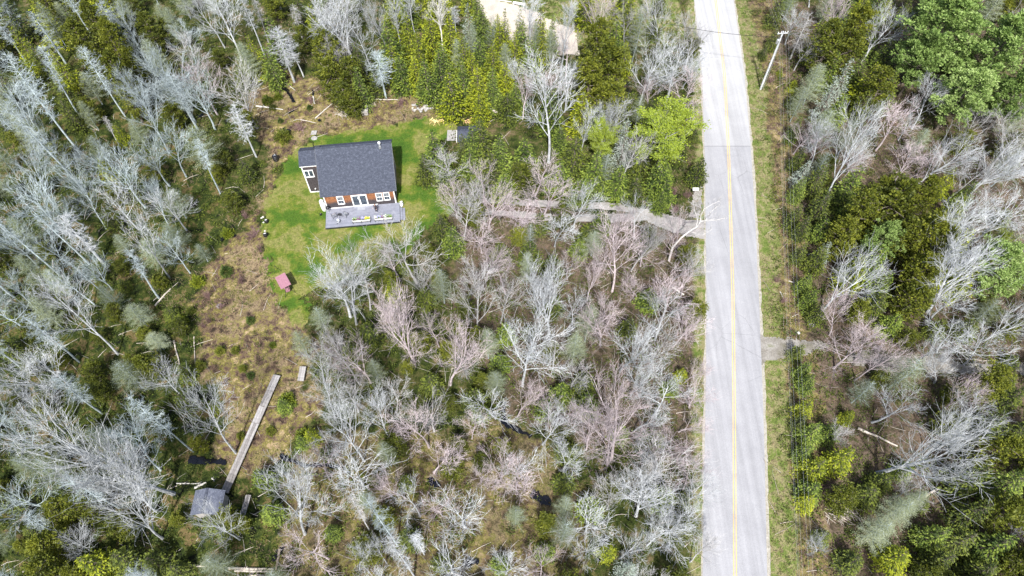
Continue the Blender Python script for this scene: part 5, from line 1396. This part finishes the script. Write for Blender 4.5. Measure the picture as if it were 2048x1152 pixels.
# ------------------------------------------------------------------ the person on the deck
def skin_body():
    J = []
    E = []
    Rd = []
    def j(p, r, par=None):
        J.append(p); Rd.append(r)
        if par is not None: E.append((par, len(J) - 1))
        return len(J) - 1
    pel = j((0, 0, .96), (.15, .12))
    w = j((0, .01, 1.12), (.125, .10), pel); ch = j((0, .01, 1.33), (.15, .11), w); nk = j((0, 0, 1.50), (.06, .06), ch); hd0 = j((0, -.01, 1.58), (.075, .085), nk)
    hd = j((0, -.01, 1.69), (.085, .10), hd0); tp = j((0, 0, 1.77), (.05, .06), hd)
    j((0, -.115, 1.665), (.015, .015), hd)   # nose
    for s in (-1, 1):
        j((s * .088, .005, 1.67), (.014, .022), hd)   # ear
        hp = j((s * .09, 0, .88), (.10, .10), pel); kn = j((s * .11, -.03 * s, .50), (.062, .062), hp); an = j((s * .12, .02, .10), (.042, .042), kn)
        j((s * .13, -.15, .04), (.042, .03), an)
        sh = j((s * .18, .01, 1.42), (.058, .058), ch)
        el = j((s * .27, .03 if s > 0 else -.02, 1.14), (.043, .043), sh); wr = j((s * .25, -.16, .96 if s > 0 else 1.05), (.028, .028), el)
        pa = j((s * .245, -.23, .94 if s > 0 else 1.05), (.034, .018), wr)
        for q in range(4):
            a = j((s * .245 + (q - 1.5) * .022, -.29, .92 if s > 0 else 1.03), (.010, .010), pa)
            j((s * .245 + (q - 1.5) * .022, -.325 + abs(q - 1.3) * .008, .895 if s > 0 else 1.005), (.008, .008), a)
        j((s * .245 - s * .05, -.255, .945 if s > 0 else 1.055), (.011, .011), pa)
    me = bpy.data.meshes.new('body')
    me.from_pydata(J, E, [])
    o = bpy.data.objects.new('tmp_body', me); col.objects.link(o)
    sk = o.modifiers.new('s', 'SKIN'); sb = o.modifiers.new('u', 'SUBSURF'); sb.levels = 2; sb.render_levels = 2
    sv = me.skin_vertices[0].data
    for i, r in enumerate(Rd): sv[i].radius = r
    sv[0].use_root = True
    dg = bpy.context.evaluated_depsgraph_get(); dg.update()
    out = bpy.data.meshes.new_from_object(o.evaluated_get(dg))
    bpy.data.objects.remove(o)
    return out
t = local_thing('person', 6.92, -1.35, DZ, R(-25), 'person standing on the deck in a dark brown top and black leggings', 'person')
bme = skin_body()
bme.materials.clear()
for m in ('skin', 'cloth_dark', 'cloth_black', 'white'): bme.materials.append(M[m])
for p in bme.polygons:
    c = p.center
    p.use_smooth = True
    if c.z < .09: p.material_index = 3
    elif c.z < .97 and abs(c.x) < .2 and c.y > -.14: p.material_index = 2
    elif c.z < 1.50 and c.y > -.10: p.material_index = 1
    else: p.material_index = 0 if c.z > 1.5 or c.y < -.2 else 1
link('body', bme, t)
mb = MB(); mb.lathe([(0, 1.80), (.07, 1.79), (.105, 1.72), (.108, 1.64), (.10, 1.5), (.11, 1.35), (.08, 1.25), (0, 1.24)], 14, (0, .035, 0), 0, 1.0, .9); mb.build('hair', M['hair'], t, True)

# ------------------------------------------------------------------ yard things
t = tag(empty('swing_seat', P(566, 562, 0), R(-62)), 'garden swing seat under a faded dusky-red canopy at the lawn edge', 'swing seat')
c0 = P(566, 562, 2.0) 
t.location = (c0.x, c0.y, 0)
t.rotation_euler = (0, 0, R(-58))
mb = MB(); mb.box((0, 0, 2.02), (2.15, 1.35, .03), rx=.06); mb.box((0, -.69, 1.93), (2.15, .02, .15)); mb.box((0, .69, 1.98), (2.15, .02, .12)); mb.box((-.75, 0, 2.055), (.05, 1.2, .03)); mb.build('canopy', M['red'], t)
for sx in (-1, 1):
    for sy in (-1, 1):
        l = MB(); l.tube([(sx * 1.0, 0, 1.98), (sx * 1.12, sy * .75, 0)], [.03, .03], 6); l.build('leg', M['darkmetal'], t)
mb = MB(); mb.tube([(-1.0, 0, 1.96), (1.0, 0, 1.96)], [.03, .03], 6); mb.build('top_bar', M['darkmetal'], t)
mb = MB(); mb.box((0, -.05, .55), (1.7, .5, .08)); mb.build('seat', M['red'], t)
mb = MB(); mb.box((0, .25, .85), (1.7, .08, .55), rx=-.2); mb.build('backrest', M['red'], t)
for sx in (-.84, .84):
    l = MB(); l.tube([(sx, 0, 1.95), (sx, 0, .58)], [.012, .012], 5); l.build('hanger', M['metal'], t)
t = tag(empty('a_frame', P(560, 552, 0), R(20)), 'thin dark metal plant frame standing just above the red swing canopy', 'frame')
q = P(556, 545, 0); t.location = (q.x, q.y, 0)
for a_, b_ in (((-.5, 0, 0), (0, 0, 1.7)), ((.5, 0, 0), (0, 0, 1.7)), ((0, .5, 0), (0, 0, 1.7))):
    l = MB(); l.tube([a_, b_], [.025, .02], 6); l.build('leg', M['darkmetal'], t)
def barrel(px, py, label, r=.32, h=.85, lidm='black', extra=True):
    p = P(px, py)
    t = tag(empty('barrel', (p.x, p.y, gz(p.x, p.y) + .0)), label, 'barrel', 'barrels by the lawn')
    mb = MB(); mb.lathe([(0, 0), (r * .85, 0), (r, h * .3), (r, h * .7), (r * .9, h), (r * .82, h), (r * .8, h * .8), (0, h * .78)], 18); mb.build('drum', M['black'], t, True)
    for z in (.3, .7):
        mb = MB(); mb.lathe([(r * 1.0, h * z - .02), (r * 1.05, h * z), (r * 1.0, h * z + .02)], 18); mb.build('hoop', M['black'], t)
    if extra:
        mb = MB(); mb.box((0, 0, h + .03), (r * 1.1, .07, .05), .3); mb.build('handle', M['white'] if lidm == 'white' else M['metal'], t)
    return t
barrel(552, 319, 'black ribbed barrel on bare ground to the left of the annex', .42, 1.0)
barrel(534, 445, 'small black bucket at the lawn edge, upper one of two', .26, .6, 'white')
barrel(532, 472, 'small black and white bucket at the lawn edge, lower one of two', .28, .6, 'white')
p = P(642, 429); barrel(642, 430, 'tiny dark pail standing in the grass by the deck corner', .16, .3, 'black', False)
def rock(px, py, r, label, name='boulder', m='stone', flat=.6, seed=0, group=None, lift=0):
    p = P(px, py); rg = random.Random(seed + int(px))
    bm = bmesh.new(); bmesh.ops.create_icosphere(bm, subdivisions=2, radius=r)
    for v in bm.verts:
        k = 1 + .28 * noise.noise(v.co / r * 1.3 + Vector((px, py, seed)))
        v.co = Vector((v.co.x * k * rg.uniform(.97, 1.03), v.co.y * k, v.co.z * k * flat))
    me = bpy.data.meshes.new(name); bm.to_mesh(me); bm.free(); me.materials.append(M[m])
    o = link(name, me); o.location = (p.x, p.y, gz(p.x, p.y) + r * flat * .35 + lift); o.rotation_euler = (0, 0, rg.uniform(0, 6))
    return tag(o, label, 'stone', group)
def flatstone(px, py, rx, ry, label, rz=0, sides=9):
    p = P(px, py); mb = MB(); mb.lathe([(0, 0), (1, 0), (1.0, .10), (.93, .13), (0, .13)], sides, sx=rx, sy=ry)
    o = mb.build('stepping_stone', M['stone']); o.location = (p.x, p.y, max(0, gz(p.x, p.y))); o.rotation_euler = (0, 0, rz)
    return tag(o, label, 'stone', 'stepping stones')
flatstone(628, 266, .62, .55, 'square flat grey stepping stone above the round one, behind the annex', .78, 4)
flatstone(628.5, 277, .5, .42, 'round flat grey stepping stone just behind the annex roof')
rock(438, 611, .38, 'rounded grey boulder in the tan clearing on the left'); rock(1597, 666, .2, 'small white stone beside the side track right of the road', m='logwhite'); rock(1625, 645, .5, 'grey rock under the conifers right of the road', seed=3); rock(1608, 622, .12, 'tiny white stone under the power lines above the side track', m='logwhite', seed=4)
rock(70, 1090, .28, 'pale rock near the bottom left corner', m='logwhite', seed=5); rock(35, 1055, .2, 'small pale rock left of the yellow-green conifers', m='logwhite', seed=6)
for i, (px, py) in enumerate([(523, 436), (527, 445), (530, 462), (526, 434)]): rock(px, py, .15, ['pale stone at the lawn edge beside the upper bucket', 'small stone just below the upper bucket', 'pale stone just above the lower bucket', 'outermost pale stone at the lawn edge by the buckets'][i], m='logwhite', seed=10 + i)
# grey wooden crate
p = P(731, 224); t = tag(empty('crate', (p.x, p.y, gz(p.x, p.y)), .05), 'grey wooden crate box standing at the wood edge above the house', 'crate')
for i in range(4):
    mb = MB(); mb.box((-.36 + i * .24, 0, .82), (.225, 1.5, .03)); mb.build('board', M['greywood'], t)
for i in range(3):
    for s in (-1, 1):
        mb = MB(); mb.box((0, s * .74, .15 + i * .26), (.94, .025, .22)); mb.build('board', M['greywood'], t)
        mb = MB(); mb.box((s * .48, 0, .15 + i * .26), (.025, 1.44, .22)); mb.build('board', M['greywood'], t)
# adirondack chairs
def adirondack(px, py, rz, label):
    p = P(px, py); t = tag(empty('adirondack_chair', (p.x, p.y, .0), rz), label, 'chair', 'yellow slatted lawn chairs'); t.scale = (1.15,) * 3
    for i in range(5):
        mb = MB(); mb.box((-.26 + i * .13, .33, .68), (.115, .03, .85 - .08 * abs(i - 2)), rx=-.35); mb.build('slat', M['newwood'], t)
    for i in range(4):
        mb = MB(); mb.box((0, -.3 + i * .13, .36 - i * .03), (.6, .115, .025)); mb.build('slat', M['newwood'], t)
    for s in (-1, 1):
        mb = MB(); mb.box((s * .38, -.02, .56), (.14, .75, .03)); mb.build('armrest', M['newwood'], t)
        mb = MB(); mb.box((s * .34, -.33, .28), (.04, .1, .55)); mb.build('leg', M['newwood'], t)
        mb = MB(); mb.box((s * .31, .22, .2), (.035, .75, .12), rx=.15); mb.build('leg', M['newwood'], t)
adirondack(868, 247, R(150), 'yellow slatted lawn chair, left one of the pair behind the spruce')
adirondack(881, 246, R(-160), 'yellow slatted lawn chair, right one of the pair behind the spruce')
# outbuilding among spruces
def shed(name, c, rz, w, l, he, hr, roofm, wallm, label, cat='shed'):
    t = tag(empty(name, c, rz), label, cat)
    for sx in (-1, 1):
        mb = MB(); mb.box((sx * (w / 2 - .05), 0, he / 2), (.1, l, he)); mb.build('wall', wallm, t)
    for sy in (-1, 1):
        mb = MB()
        A = [(-w / 2 + .1, sy * l / 2, 0), (w / 2 - .1, sy * l / 2, 0), (w / 2 - .1, sy * l / 2, he), (0, sy * l / 2, hr - .12), (-w / 2 + .1, sy * l / 2, he)]
        B = [(a[0], a[1] - sy * .1, a[2]) for a in A]
        mb.poly(A); mb.poly(B[::-1])
        for i in range(5): mb.poly([A[i], B[i], B[(i + 1) % 5], A[(i + 1) % 5]])
        mb.build('wall', wallm, t)
    ov = .25; pitch = math.atan2(hr - he, w / 2)
    L = (w / 2 + ov) / math.cos(pitch)
    for s in (-1, 1):
        mb = MB(); mb.box((0, L / 2, -.04), (l + 2 * ov, L, .08))
        o = mb.build('roof', roofm, t); 
        e = Vector((s * (w / 2 + ov), 0, hr - math.tan(pitch) * (w / 2 + ov) + .05))
        o.location = e; o.rotation_euler = (Matrix.Rotation(s * PI / 2, 4, 'Z') @ Matrix.Rotation(pitch, 4, 'X')).to_euler()
    mb = MB(); mb.box((0, 0, hr + .04), (.26, l + 2 * ov, .04)); mb.build('ridge_cap', M['roof'], t)
    mb = MB(); mb.box((0, l / 2 + .02, 1.0), (.8, .05, 1.9)); d_ = mb.build('door', M['greywood'], t)
    mb = MB(); mb.box((.3, l / 2 + .06, 1.0), (.04, .04, .14)); mb.build('handle', M['darkmetal'], d_)
    return t
a0, a1 = P(415, 976, 2.9), P(408, 1008, 2.9)
rzs = math.atan2((a0 - a1).y, (a0 - a1).x) - PI / 2
e0 = P(461, 987, 2.0); e1 = P(392, 988, 2.0)
mid = (a0 + a1) / 2
dv = Vector((math.cos(rzs + PI / 2), math.sin(rzs + PI / 2), 0))
shed('shed', (a0.x - dv.x * 1.35, a0.y - dv.y * 1.35, 0), rzs, 2.8, 2.2, 2.1, 2.9, M['shedroof'], M['greywood'], 'small grey shingled shed where the long boardwalk ends, lower left')
a0 = P(914, 257, 2.6)
o_ = shed('outbuilding', (a0.x + 1.75, a0.y - .35, 0), R(93), 2.8, 2.9, 1.9, 2.6, M['roof'], M['greywood'], 'little slate-roofed outbuilding with white trim half hidden behind dark spruces', 'outbuilding')
mb = MB(); mb.box((a0.x - .03, a0.y - 1.15, 2.1), (.05, 1.9, .14), rx=.46); mb.build('rake_board', M['white'], o_).matrix_parent_inverse = o_.matrix_basis.inverted()
mb = MB(); p = P(904, 271); mb.box((p.x, p.y, .03), (1.5, 2.2, .06)); tag(mb.build('paved_pad', M['stone']), kind='structure')
# boardwalks: planks laid lengthwise
def boardwalk(a, b_, w, label, nl, mname='greywood', nseg=6, miss=(), z=.32, seed=1):
    pa, pb = P(a[0], a[1], z), P(b_[0], b_[1], z)
    d = pb - pa; L = d.length; ang = math.atan2(d.y, d.x)
    t = tag(empty('boardwalk', (pa.x, pa.y, 0), ang), label, 'boardwalk', 'plank walks over the bog')
    rg = random.Random(seed)
    base = [MB() for _ in range(3)]
    for bmb in base: bmb.box((0, 0, 0), (L / nseg - .015, w / nl - .02, .05))
    meshes = [x.mesh('plank', M['greywood']) for x in base]
    tones = [plain('plank_grey_%s' % n_, c_, .9, 0, .3, 4) for n_, c_ in (('a', (.25, .235, .225)), ('b', (.31, .295, .285)), ('c', (.19, .175, .165)))]
    for mm, tm in zip(meshes, tones): mm.materials.clear(); mm.materials.append(tm)
    for i in range(nseg):
        for j in range(nl):
            if (i, j) in miss: continue
            o = link('plank', rg.choice(meshes), t)
            o.location = (L * (i + .5) / nseg + rg.uniform(-.04, .04), -w / 2 + w * (j + .5) / nl, z + rg.uniform(-.015, .015)); o.rotation_euler = (rg.uniform(-.03, .03), 0, rg.uniform(-.006, .006))
    for i in range(nseg + 1):
        mb = MB(); mb.box((min(L - .1, max(.1, L * i / nseg)), 0, z - .1), (.12, w * 1.02, .12)); mb.build('cross_beam', M['logdark'], t)
    return t
boardwalk((554, 750), (449, 985), .92, 'long grey plank boardwalk crossing the clearing down to the small shed', 3, nseg=7)
boardwalk((606, 733), (601, 762), .8, 'short wide stub of grey planks at the top of the clearing beside the long boardwalk', 3, nseg=1, seed=2)
boardwalk((497, 990), (484, 1034), .62, 'short old dark boardwalk of three planks right of the small shed', 3, nseg=1, seed=3, z=.2)
def log(a, b_, r, label, m='log', z=None, stub=True, seed=0):
    pa, pb = P(*a), P(*b_)
    pa.z = gz(pa.x, pa.y) + r * .8 + .05; pb.z = gz(pb.x, pb.y) + r * .6 + .05
    rg = random.Random(seed + int(a[0]))
    root = pa.copy()
    mb = MB(); n = 6
    pts = []
    for i in range(n + 1):
        q = pa.lerp(pb, i / n) - root
        if 0 < i < n: q += Vector((rg.gauss(0, .03), rg.gauss(0, .03), rg.uniform(0, .04)))
        pts.append(q)
    mb.tube(pts, [r * (1 - .45 * i / n) for i in range(n + 1)], 8)
    if stub:
        for _ in range(3):
            i = rg.randint(1, n - 1); d_ = Vector((rg.gauss(0, 1), rg.gauss(0, 1), .4)).normalized() * rg.uniform(.15, .6)
            mb.tube([pts[i], pts[i] + d_], [r * .3, r * .12], 5)
    o = mb.build('fallen_log', M[m]); o.location = root
    return tag(o, label, 'log', 'fallen logs')
for a, b_, r, lb, m in [((512, 212), (566, 218), .13, 'pale fallen log ending at the dark bog hole left of the lawn', 'logwhite'), ((629, 234), (667, 204), .09, 'thin white pole propped diagonally on tan grass above the annex', 'logwhite'), ((574, 168), (590, 180), .07, 'short whitish log at the dark pool up left of the house', 'logwhite'),
                        ((683, 212), (696, 238), .06, 'forked white branch leaning on the brush pile', 'logwhite'), ((746, 200), (800, 200), .10, 'pale log lying along the wood edge above the house', 'log'), ((600, 238), (632, 243), .07, 'pale half-buried log below the white pole', 'log'), ((626, 192), (629, 206), .12, 'short cut stump log in the clearing above the house', 'logwhite'),
                        ((982, 219), (1022, 240), .22, 'thick grey fallen trunk right of the outbuilding', 'log'), ((920, 190), (935, 200), .08, 'short silvery branch among the yellow-green spruces', 'logwhite'),
                        ((332, 1131), (418, 1132), .17, 'long grey log at the bottom, left end of the line', 'log'), ((440, 1137), (547, 1138), .16, 'upper of the grey logs lying side by side at the bottom', 'log'), ((470, 1141), (547, 1143), .15, 'lower of the grey logs lying side by side at the bottom', 'log'), ((500, 1150), (545, 1151), .12, 'short log under the pair at the bottom edge', 'log'),
                        ((861, 1131), (935, 1156), .14, 'smooth white log sloping down at the bottom edge', 'logwhite'), ((45, 1143), (88, 1125), .14, 'upper pale log of two near the bottom left corner', 'log'), ((50, 1147), (90, 1131), .12, 'lower pale log of two near the bottom left corner', 'log'), ((112, 1121), (165, 1100), .10, 'thin pale log left of the yellow-green conifers at the bottom', 'logwhite'),
                        ((388, 975), (411, 964), .14, 'bright pale log just left of the small shed roof', 'logwhite'), ((352, 966), (402, 966), .07, 'thin straight pale pole left of the small shed', 'logwhite'), ((422, 955), (428, 961), .07, 'tiny bright chip of wood above the small shed roof', 'logwhite'),
                        ((310, 611), (340, 576), .13, 'brown fallen log at the edge of the tan clearing', 'log'), ((347, 680), (361, 739), .11, 'pale upright-lying log left of the clearing', 'log'), ((387, 672), (391, 752), .07, 'thin brown log just right of the pale one left of the clearing', 'log'), ((104, 455), (108, 570), .08, 'long thin reddish log running down the left bank', 'log'),
                        ((1345, 575), (1368, 590), .14, 'whitish log near the road edge opposite the dark bank', 'logwhite'), ((700, 835), (703, 950), .08, 'long narrow brown log below the centre of the wood', 'log'), ((706, 983), (748, 1072), .07, 'dark slim pole leaning across the lower wood', 'logdark'), ((812, 1036), (855, 1040), .05, 'thin pale stick right of the tall snag', 'logwhite'),
                        ((1715, 857), (1795, 892), .16, 'grey fallen trunk crossing the red litter left of the stout white tree', 'log'), ((1835, 1000), (1877, 977), .16, 'grey broken trunk in dark litter right of the stout white tree', 'log'), ((1750, 870), (1768, 903), .10, 'short mossy log beneath the grey fallen trunk', 'logdark'),
                        ((1578, 561), (1606, 570), .06, 'pale stick under the power lines', 'logwhite'), ((1560, 583), (1569, 600), .05, 'short white stick by the verge beside the power lines', 'logwhite'), ((250, 150), (262, 165), .1, 'curved white root stump in the upper left clearing', 'logwhite'), ((1900, 715), (2040, 725), .05, 'thin pale pole along the track at the right edge', 'log'), ((560, 1098), (552, 1140), .16, 'black wet log standing out at the bottom beside the grey logs', 'logdark'),
                        ((1680, 1025), (1712, 1008), .14, 'grey log among dead branches low on the right', 'log'), ((180, 250), (198, 262), .09, 'pale log at the foot of the spruces upper left', 'log'), ((640, 860), (700, 965), .05, 'fine pale pole in the lower clearing', 'log')]:
    log(a, b_, r, lb, m)
# brush pile, stone pile, firewood
p = P(845, 216); rg = random.Random(9)
t = tag(empty('stone_pile', (p.x, p.y, gz(p.x, p.y))), 'long heap of pale rocks and split wood at the spruce edge above the house', 'stone pile')
for i in range(46):
    bm = bmesh.new(); r = rg.uniform(.12, .26); bmesh.ops.create_icosphere(bm, subdivisions=1, radius=r)
    for v in bm.verts: v.co *= rg.uniform(.8, 1.2)
    me = bpy.data.meshes.new('stone'); bm.to_mesh(me); bm.free(); me.materials.append(M['stone'] if rg.random() < .6 else M['log'])
    o = link('stone', me, t); x = rg.gauss(0, 1.2); o.location = (x, rg.gauss(0, .45), .1 + rg.uniform(0, .4) * max(0, 1 - abs(x) / 2.6)); o.scale = (1.2, 1, .7)
p = P(942, 240)
t = tag(empty('firewood_pile', (p.x, p.y, gz(p.x, p.y)), .25), 'heap of freshly split orange firewood behind the outbuilding', 'firewood')
lm_ = MB(); lm_.tube([(-.22, 0, 0), (.22, 0, 0)], [.085, .08], 6); lme = lm_.mesh('split_log', M['cutwood'])
for i in range(34):
    o = link('split_log', lme, t); x = rg.gauss(0, .75); o.location = (x, rg.gauss(0, .3), .1 + rg.uniform(0, .45) * max(0, 1 - abs(x) / 1.6)); o.rotation_euler = (rg.uniform(-.5, .5), rg.uniform(-.5, .5), rg.uniform(0, 6)); o.scale = (1, rg.uniform(.7, 1.2), rg.uniform(.7, 1.2))
for px, py, lb in [((690), 226, 'heap of grey cut branches at the edge of the wood above the house'), (1690, 1030, 'tangle of grey dead branches among the conifers low on the right'), (735, 208, 'dark heap of rails and branches beside the grey crate')]:
    p = P(px, py); mb = MB()
    for i in range(70):
        c = Vector((rg.gauss(0, .7), rg.gauss(0, .5), .1 + rg.uniform(0, .4))); a = rg.gauss(-.9, .5); L = rg.uniform(.5, 1.5)
        d_ = Vector((math.cos(a), math.sin(a), rg.uniform(-.2, .3))) * L
        mb.tube([c - d_ * .5, c + d_ * .5], [rg.uniform(.02, .05), .015], 4)
    o = mb.build('brush_pile', M['log']); o.location = (p.x, p.y, gz(p.x, p.y)); tag(o, lb, 'brush pile', 'brush piles')
# mailbox
p = P(1388, 388)
t = tag(empty('mailbox', (p.x, p.y, 0), R(-90)), 'white mailbox on a post by the footpath above the driveway mouth', 'mailbox')
mb = MB(); mb.box((0, 0, .5), (.1, .1, 1.0)); mb.build('post', M['greywood'], t)
mb = MB(); prof = [(-.14, 1.0), (.14, 1.0), (.14, 1.16)] + [(.14 * math.cos(a), 1.16 + .14 * math.sin(a)) for a in (.5, 1.0, 1.57, 2.1, 2.6)] + [(-.14, 1.16)]
A = [(x * 1.4, -.42, z) for x, z in prof]; B = [(x * 1.4, .42, z) for x, z in prof]
mb.poly(A); mb.poly(B[::-1])
for i in range(len(A)): mb.poly([A[i], B[i], B[(i + 1) % len(A)], A[(i + 1) % len(A)]])
mb.build('box', M['white'], t)
mb = MB(); mb.box((.2, -.1, 1.22), (.015, .04, .2)); mb.build('flag', M['red'], t)
mb = MB(); mb.box((0, -.435, 1.14), (.34, .02, .24)); mb.build('door', M['white'], t)
# bench by the gravel lot
p = P(1038, 11)
t = tag(empty('bench', (p.x, p.y, gz(p.x, p.y)), R(-14)), 'white plank bench on the grass beside the gravel lot', 'bench')
for i in range(3):
    mb = MB(); mb.box((0, -.2 + i * .2, .45), (2.2, .17, .05)); mb.build('slat', M['white'], t)
for s in (-.9, .9):
    mb = MB(); mb.box((s, 0, .21), (.08, .5, .42)); mb.build('leg', M['white'], t)
p = P(1010, 3); mb = MB(); mb.tube([(-1.2, .3, .12), (1.2, -.3, .12)], [.14, .1], 8); o = mb.build('fallen_log', M['logwhite']); o.location = (p.x, p.y, 0); tag(o, 'white log lying at the far edge of the gravel lot', 'log', 'fallen logs')

# ------------------------------------------------------------------ utility pole and wires
pb = P(1521, 178)
pole = tag(empty('utility_pole', (pb.x, pb.y, 0), R(8)), 'tall pale utility pole at the verge right of the road', 'utility pole')
PH = 11.2
top = P(1566, 64, PH)
lean = Vector((top.x - pb.x, top.y - pb.y, 0)) * .5
mb = MB(); mb.tube([(0, 0, -.5), (lean.x * .5, lean.y * .5, PH * .5), (lean.x, lean.y, PH)], [.17, .145, .115], 12); mb.build('post', M['bark_pale'], pole)
mb = MB(); mb.tube([(.36, -.05, 0), (lean.x * .5 + .34, lean.y * .5, PH * .45), (lean.x + .16, lean.y, PH * .8)], [.055, .055, .055], 8); mb.build('riser_conduit', M['metal'], pole)
tl = Vector((lean.x, lean.y, 0))
mb = MB(); mb.box((tl.x, tl.y, PH - .35), (1.6, .1, .12)); mb.build('crossarm', M['bark_pale'], pole)
for x in (-.7, -.25, .35, .75):
    mb = MB(); mb.lathe([(.02, -.28), (.07, -.24), (.05, -.16), (.07, -.1), (.03, -.03), (0, 0)], 10, (tl.x + x, tl.y, PH + .02)); mb.build('insulator', M['white'], pole, True)
mb = MB(); mb.lathe([(0, 0), (.2, .03), (.21, .1), (.21, .72), (.17, .8), (0, .84)], 14, (tl.x * .85 - .34, tl.y * .85 - .1, PH - 2.1)); mb.build('transformer', M['metal'], pole, True)
# next pole of the line, out of the picture below
def pole_world(x, y, z): return pole.matrix_basis @ Vector((x, y, z))
spans = [((1586, 1152), 9.2), ((1592, 1152), 8.6), ((1603, 1152), 9.2), ((1618, 1152), 8.8)]
d0 = Vector(pb)
q0 = P(1600, 1152, 9.0)
dir_ = Vector((q0.x - pb.x, q0.y - pb.y, 0)); Lh = dir_.length
p2 = Vector((pb.x, pb.y, 0)) + dir_ * 1.25
pole2 = tag(empty('utility_pole', (p2.x, p2.y, 0), R(8)), 'next utility pole of the line, just outside the bottom edge by the verge', 'utility pole')
for ch in list(pole.children):
    c = ch.copy(); col.objects.link(c); c.parent = pole2
pole2.rotation_euler = (0, 0, R(8))
for i, (x, z1, z2) in enumerate([(-.7, PH + .03, 9.6), (-.25, PH + .03, 9.6), (.35, PH + .03, 9.6), (.75, PH + .03, 9.6), (.05, PH - 1.6, 8.6)]):
    M1 = Matrix.Translation((pb.x, pb.y, 0)) @ Matrix.Rotation(R(8), 4, 'Z'); M2 = Matrix.Translation((p2.x, p2.y, 0)) @ Matrix.Rotation(R(8), 4, 'Z')
    A = M1 @ Vector((tl.x + x, tl.y, z1)); B = M2 @ Vector((tl.x + x, tl.y, z1))
    pts = [A.lerp(B, k / 20) - Vector((0, 0, 1.3 * 4 * (k / 20) * (1 - k / 20))) for k in range(21)]
    # and on past the pole, up the road
    far = A + Vector((.9, 62, 0))
    pts2 = [far.lerp(A, k / 12) - Vector((0, 0, 1.2 * 4 * (k / 12) * (1 - k / 12))) for k in range(12)]
    mb = MB(); mb.tube(pts2 + pts, [.004] * (len(pts) + len(pts2)), 5)
    o = mb.build('power_line', M['bark_pale']); tag(o, ['power line nearest the road, strung along the right verge', 'second power line from the road along the verge', 'third power line from the road along the verge', 'power line furthest from the road along the verge', 'lowest cable slung along the verge under the power lines'][i], 'cable', 'overhead wires')
A = Matrix.Translation((pb.x, pb.y, 0)) @ Matrix.Rotation(R(8), 4, 'Z') @ Vector((tl.x - .2, tl.y, PH - 1.0))
B = P(1330, 46, 9.0)
pts = [A.lerp(B, k / 14) - Vector((0, 0, .5 * 4 * (k / 14) * (1 - k / 14))) for k in range(15)]
mb = MB(); mb.tube(pts, [.03] * 15, 5); tag(mb.build('service_cable', M['black']), 'single dark cable crossing the road from the utility pole', 'cable', 'overhead wires')
# leaning birch at the mouth of the driveway: a curved trunk reaching over the asphalt
def leaning_birch():
    rg = random.Random(31)
    b0 = P(1338, 520)
    root = tag(empty('bare_tree', (b0.x, b0.y, 0)), 'leaning white birch whose crooked limb reaches over the road at the driveway mouth', 'tree', 'leafless broadleaf trees')
    tr, cr = MB(), MB()
    def rel(px, py, z): return P(px, py, z) - Vector((b0.x, b0.y, 0))
    main = [Vector((0, 0, -.2)), rel(1345, 495, 2.6), rel(1362, 476, 4.6), rel(1378, 463, 5.6), rel(1393, 454, 6.4)]
    tr.tube(main, [.16, .13, .11, .09, .075], 8)
    l1 = [main[-1], rel(1395, 440, 7.0), rel(1390, 423, 7.4), rel(1386, 404, 7.8)]
    l2 = [main[-1], rel(1401, 443, 7.1), rel(1412, 440, 7.5), rel(1432, 440, 8.0), rel(1450, 436, 8.3)]
    l3 = [l2[1], rel(1402, 430, 7.6), rel(1408, 418, 7.9), rel(1425, 408, 8.3), rel(1440, 402, 8.6)]
    l4 = [l2[2] , rel(1418, 428, 7.8), rel(1428, 418, 8.1), rel(1440, 408, 8.4)]
    l5 = [main[3], rel(1405, 470, 6.2), rel(1425, 458, 6.8)]
    for l, r in ((l1, .05), (l2, .065), (l3, .05), (l4, .035), (l5, .035)):
        tr.tube(l, [r * (1 - .7 * i / (len(l) - 1)) for i in range(len(l))], 6, False)
        for k in range(len(l) - 1):
            for _ in range(5):
                p = l[k].lerp(l[k + 1], rg.random()); d = (l[k + 1] - l[k]).normalized()
                q = path(rg, p, rot_dir(d, rg.uniform(.4, 1), rg.uniform(0, 6.28)), rg.uniform(.5, 1.4), 3, .15, .06)
                cr.tube(q, [.018, .014, .010, .006], 4, False)
                for _k in range(8):
                    a = rg.randint(0, 2); e = q[a].lerp(q[a + 1], rg.random()); e2 = e + rot_dir(q[a + 1] - q[a], rg.uniform(.4, .9), rg.uniform(0, 6.28)) * rg.uniform(.2, .6)
                    cr.tube([e, e2], [.009, .005], 3, False)
    tr.build('trunk', M['bark_birch'], root); cr.build('crown', M['bark_grey'], root)
leaning_birch()
print('DONE objects', len(bpy.data.objects), 'tris', sum(len(m.loops) - 2 * len(m.polygons) for m in bpy.data.meshes if m.users))
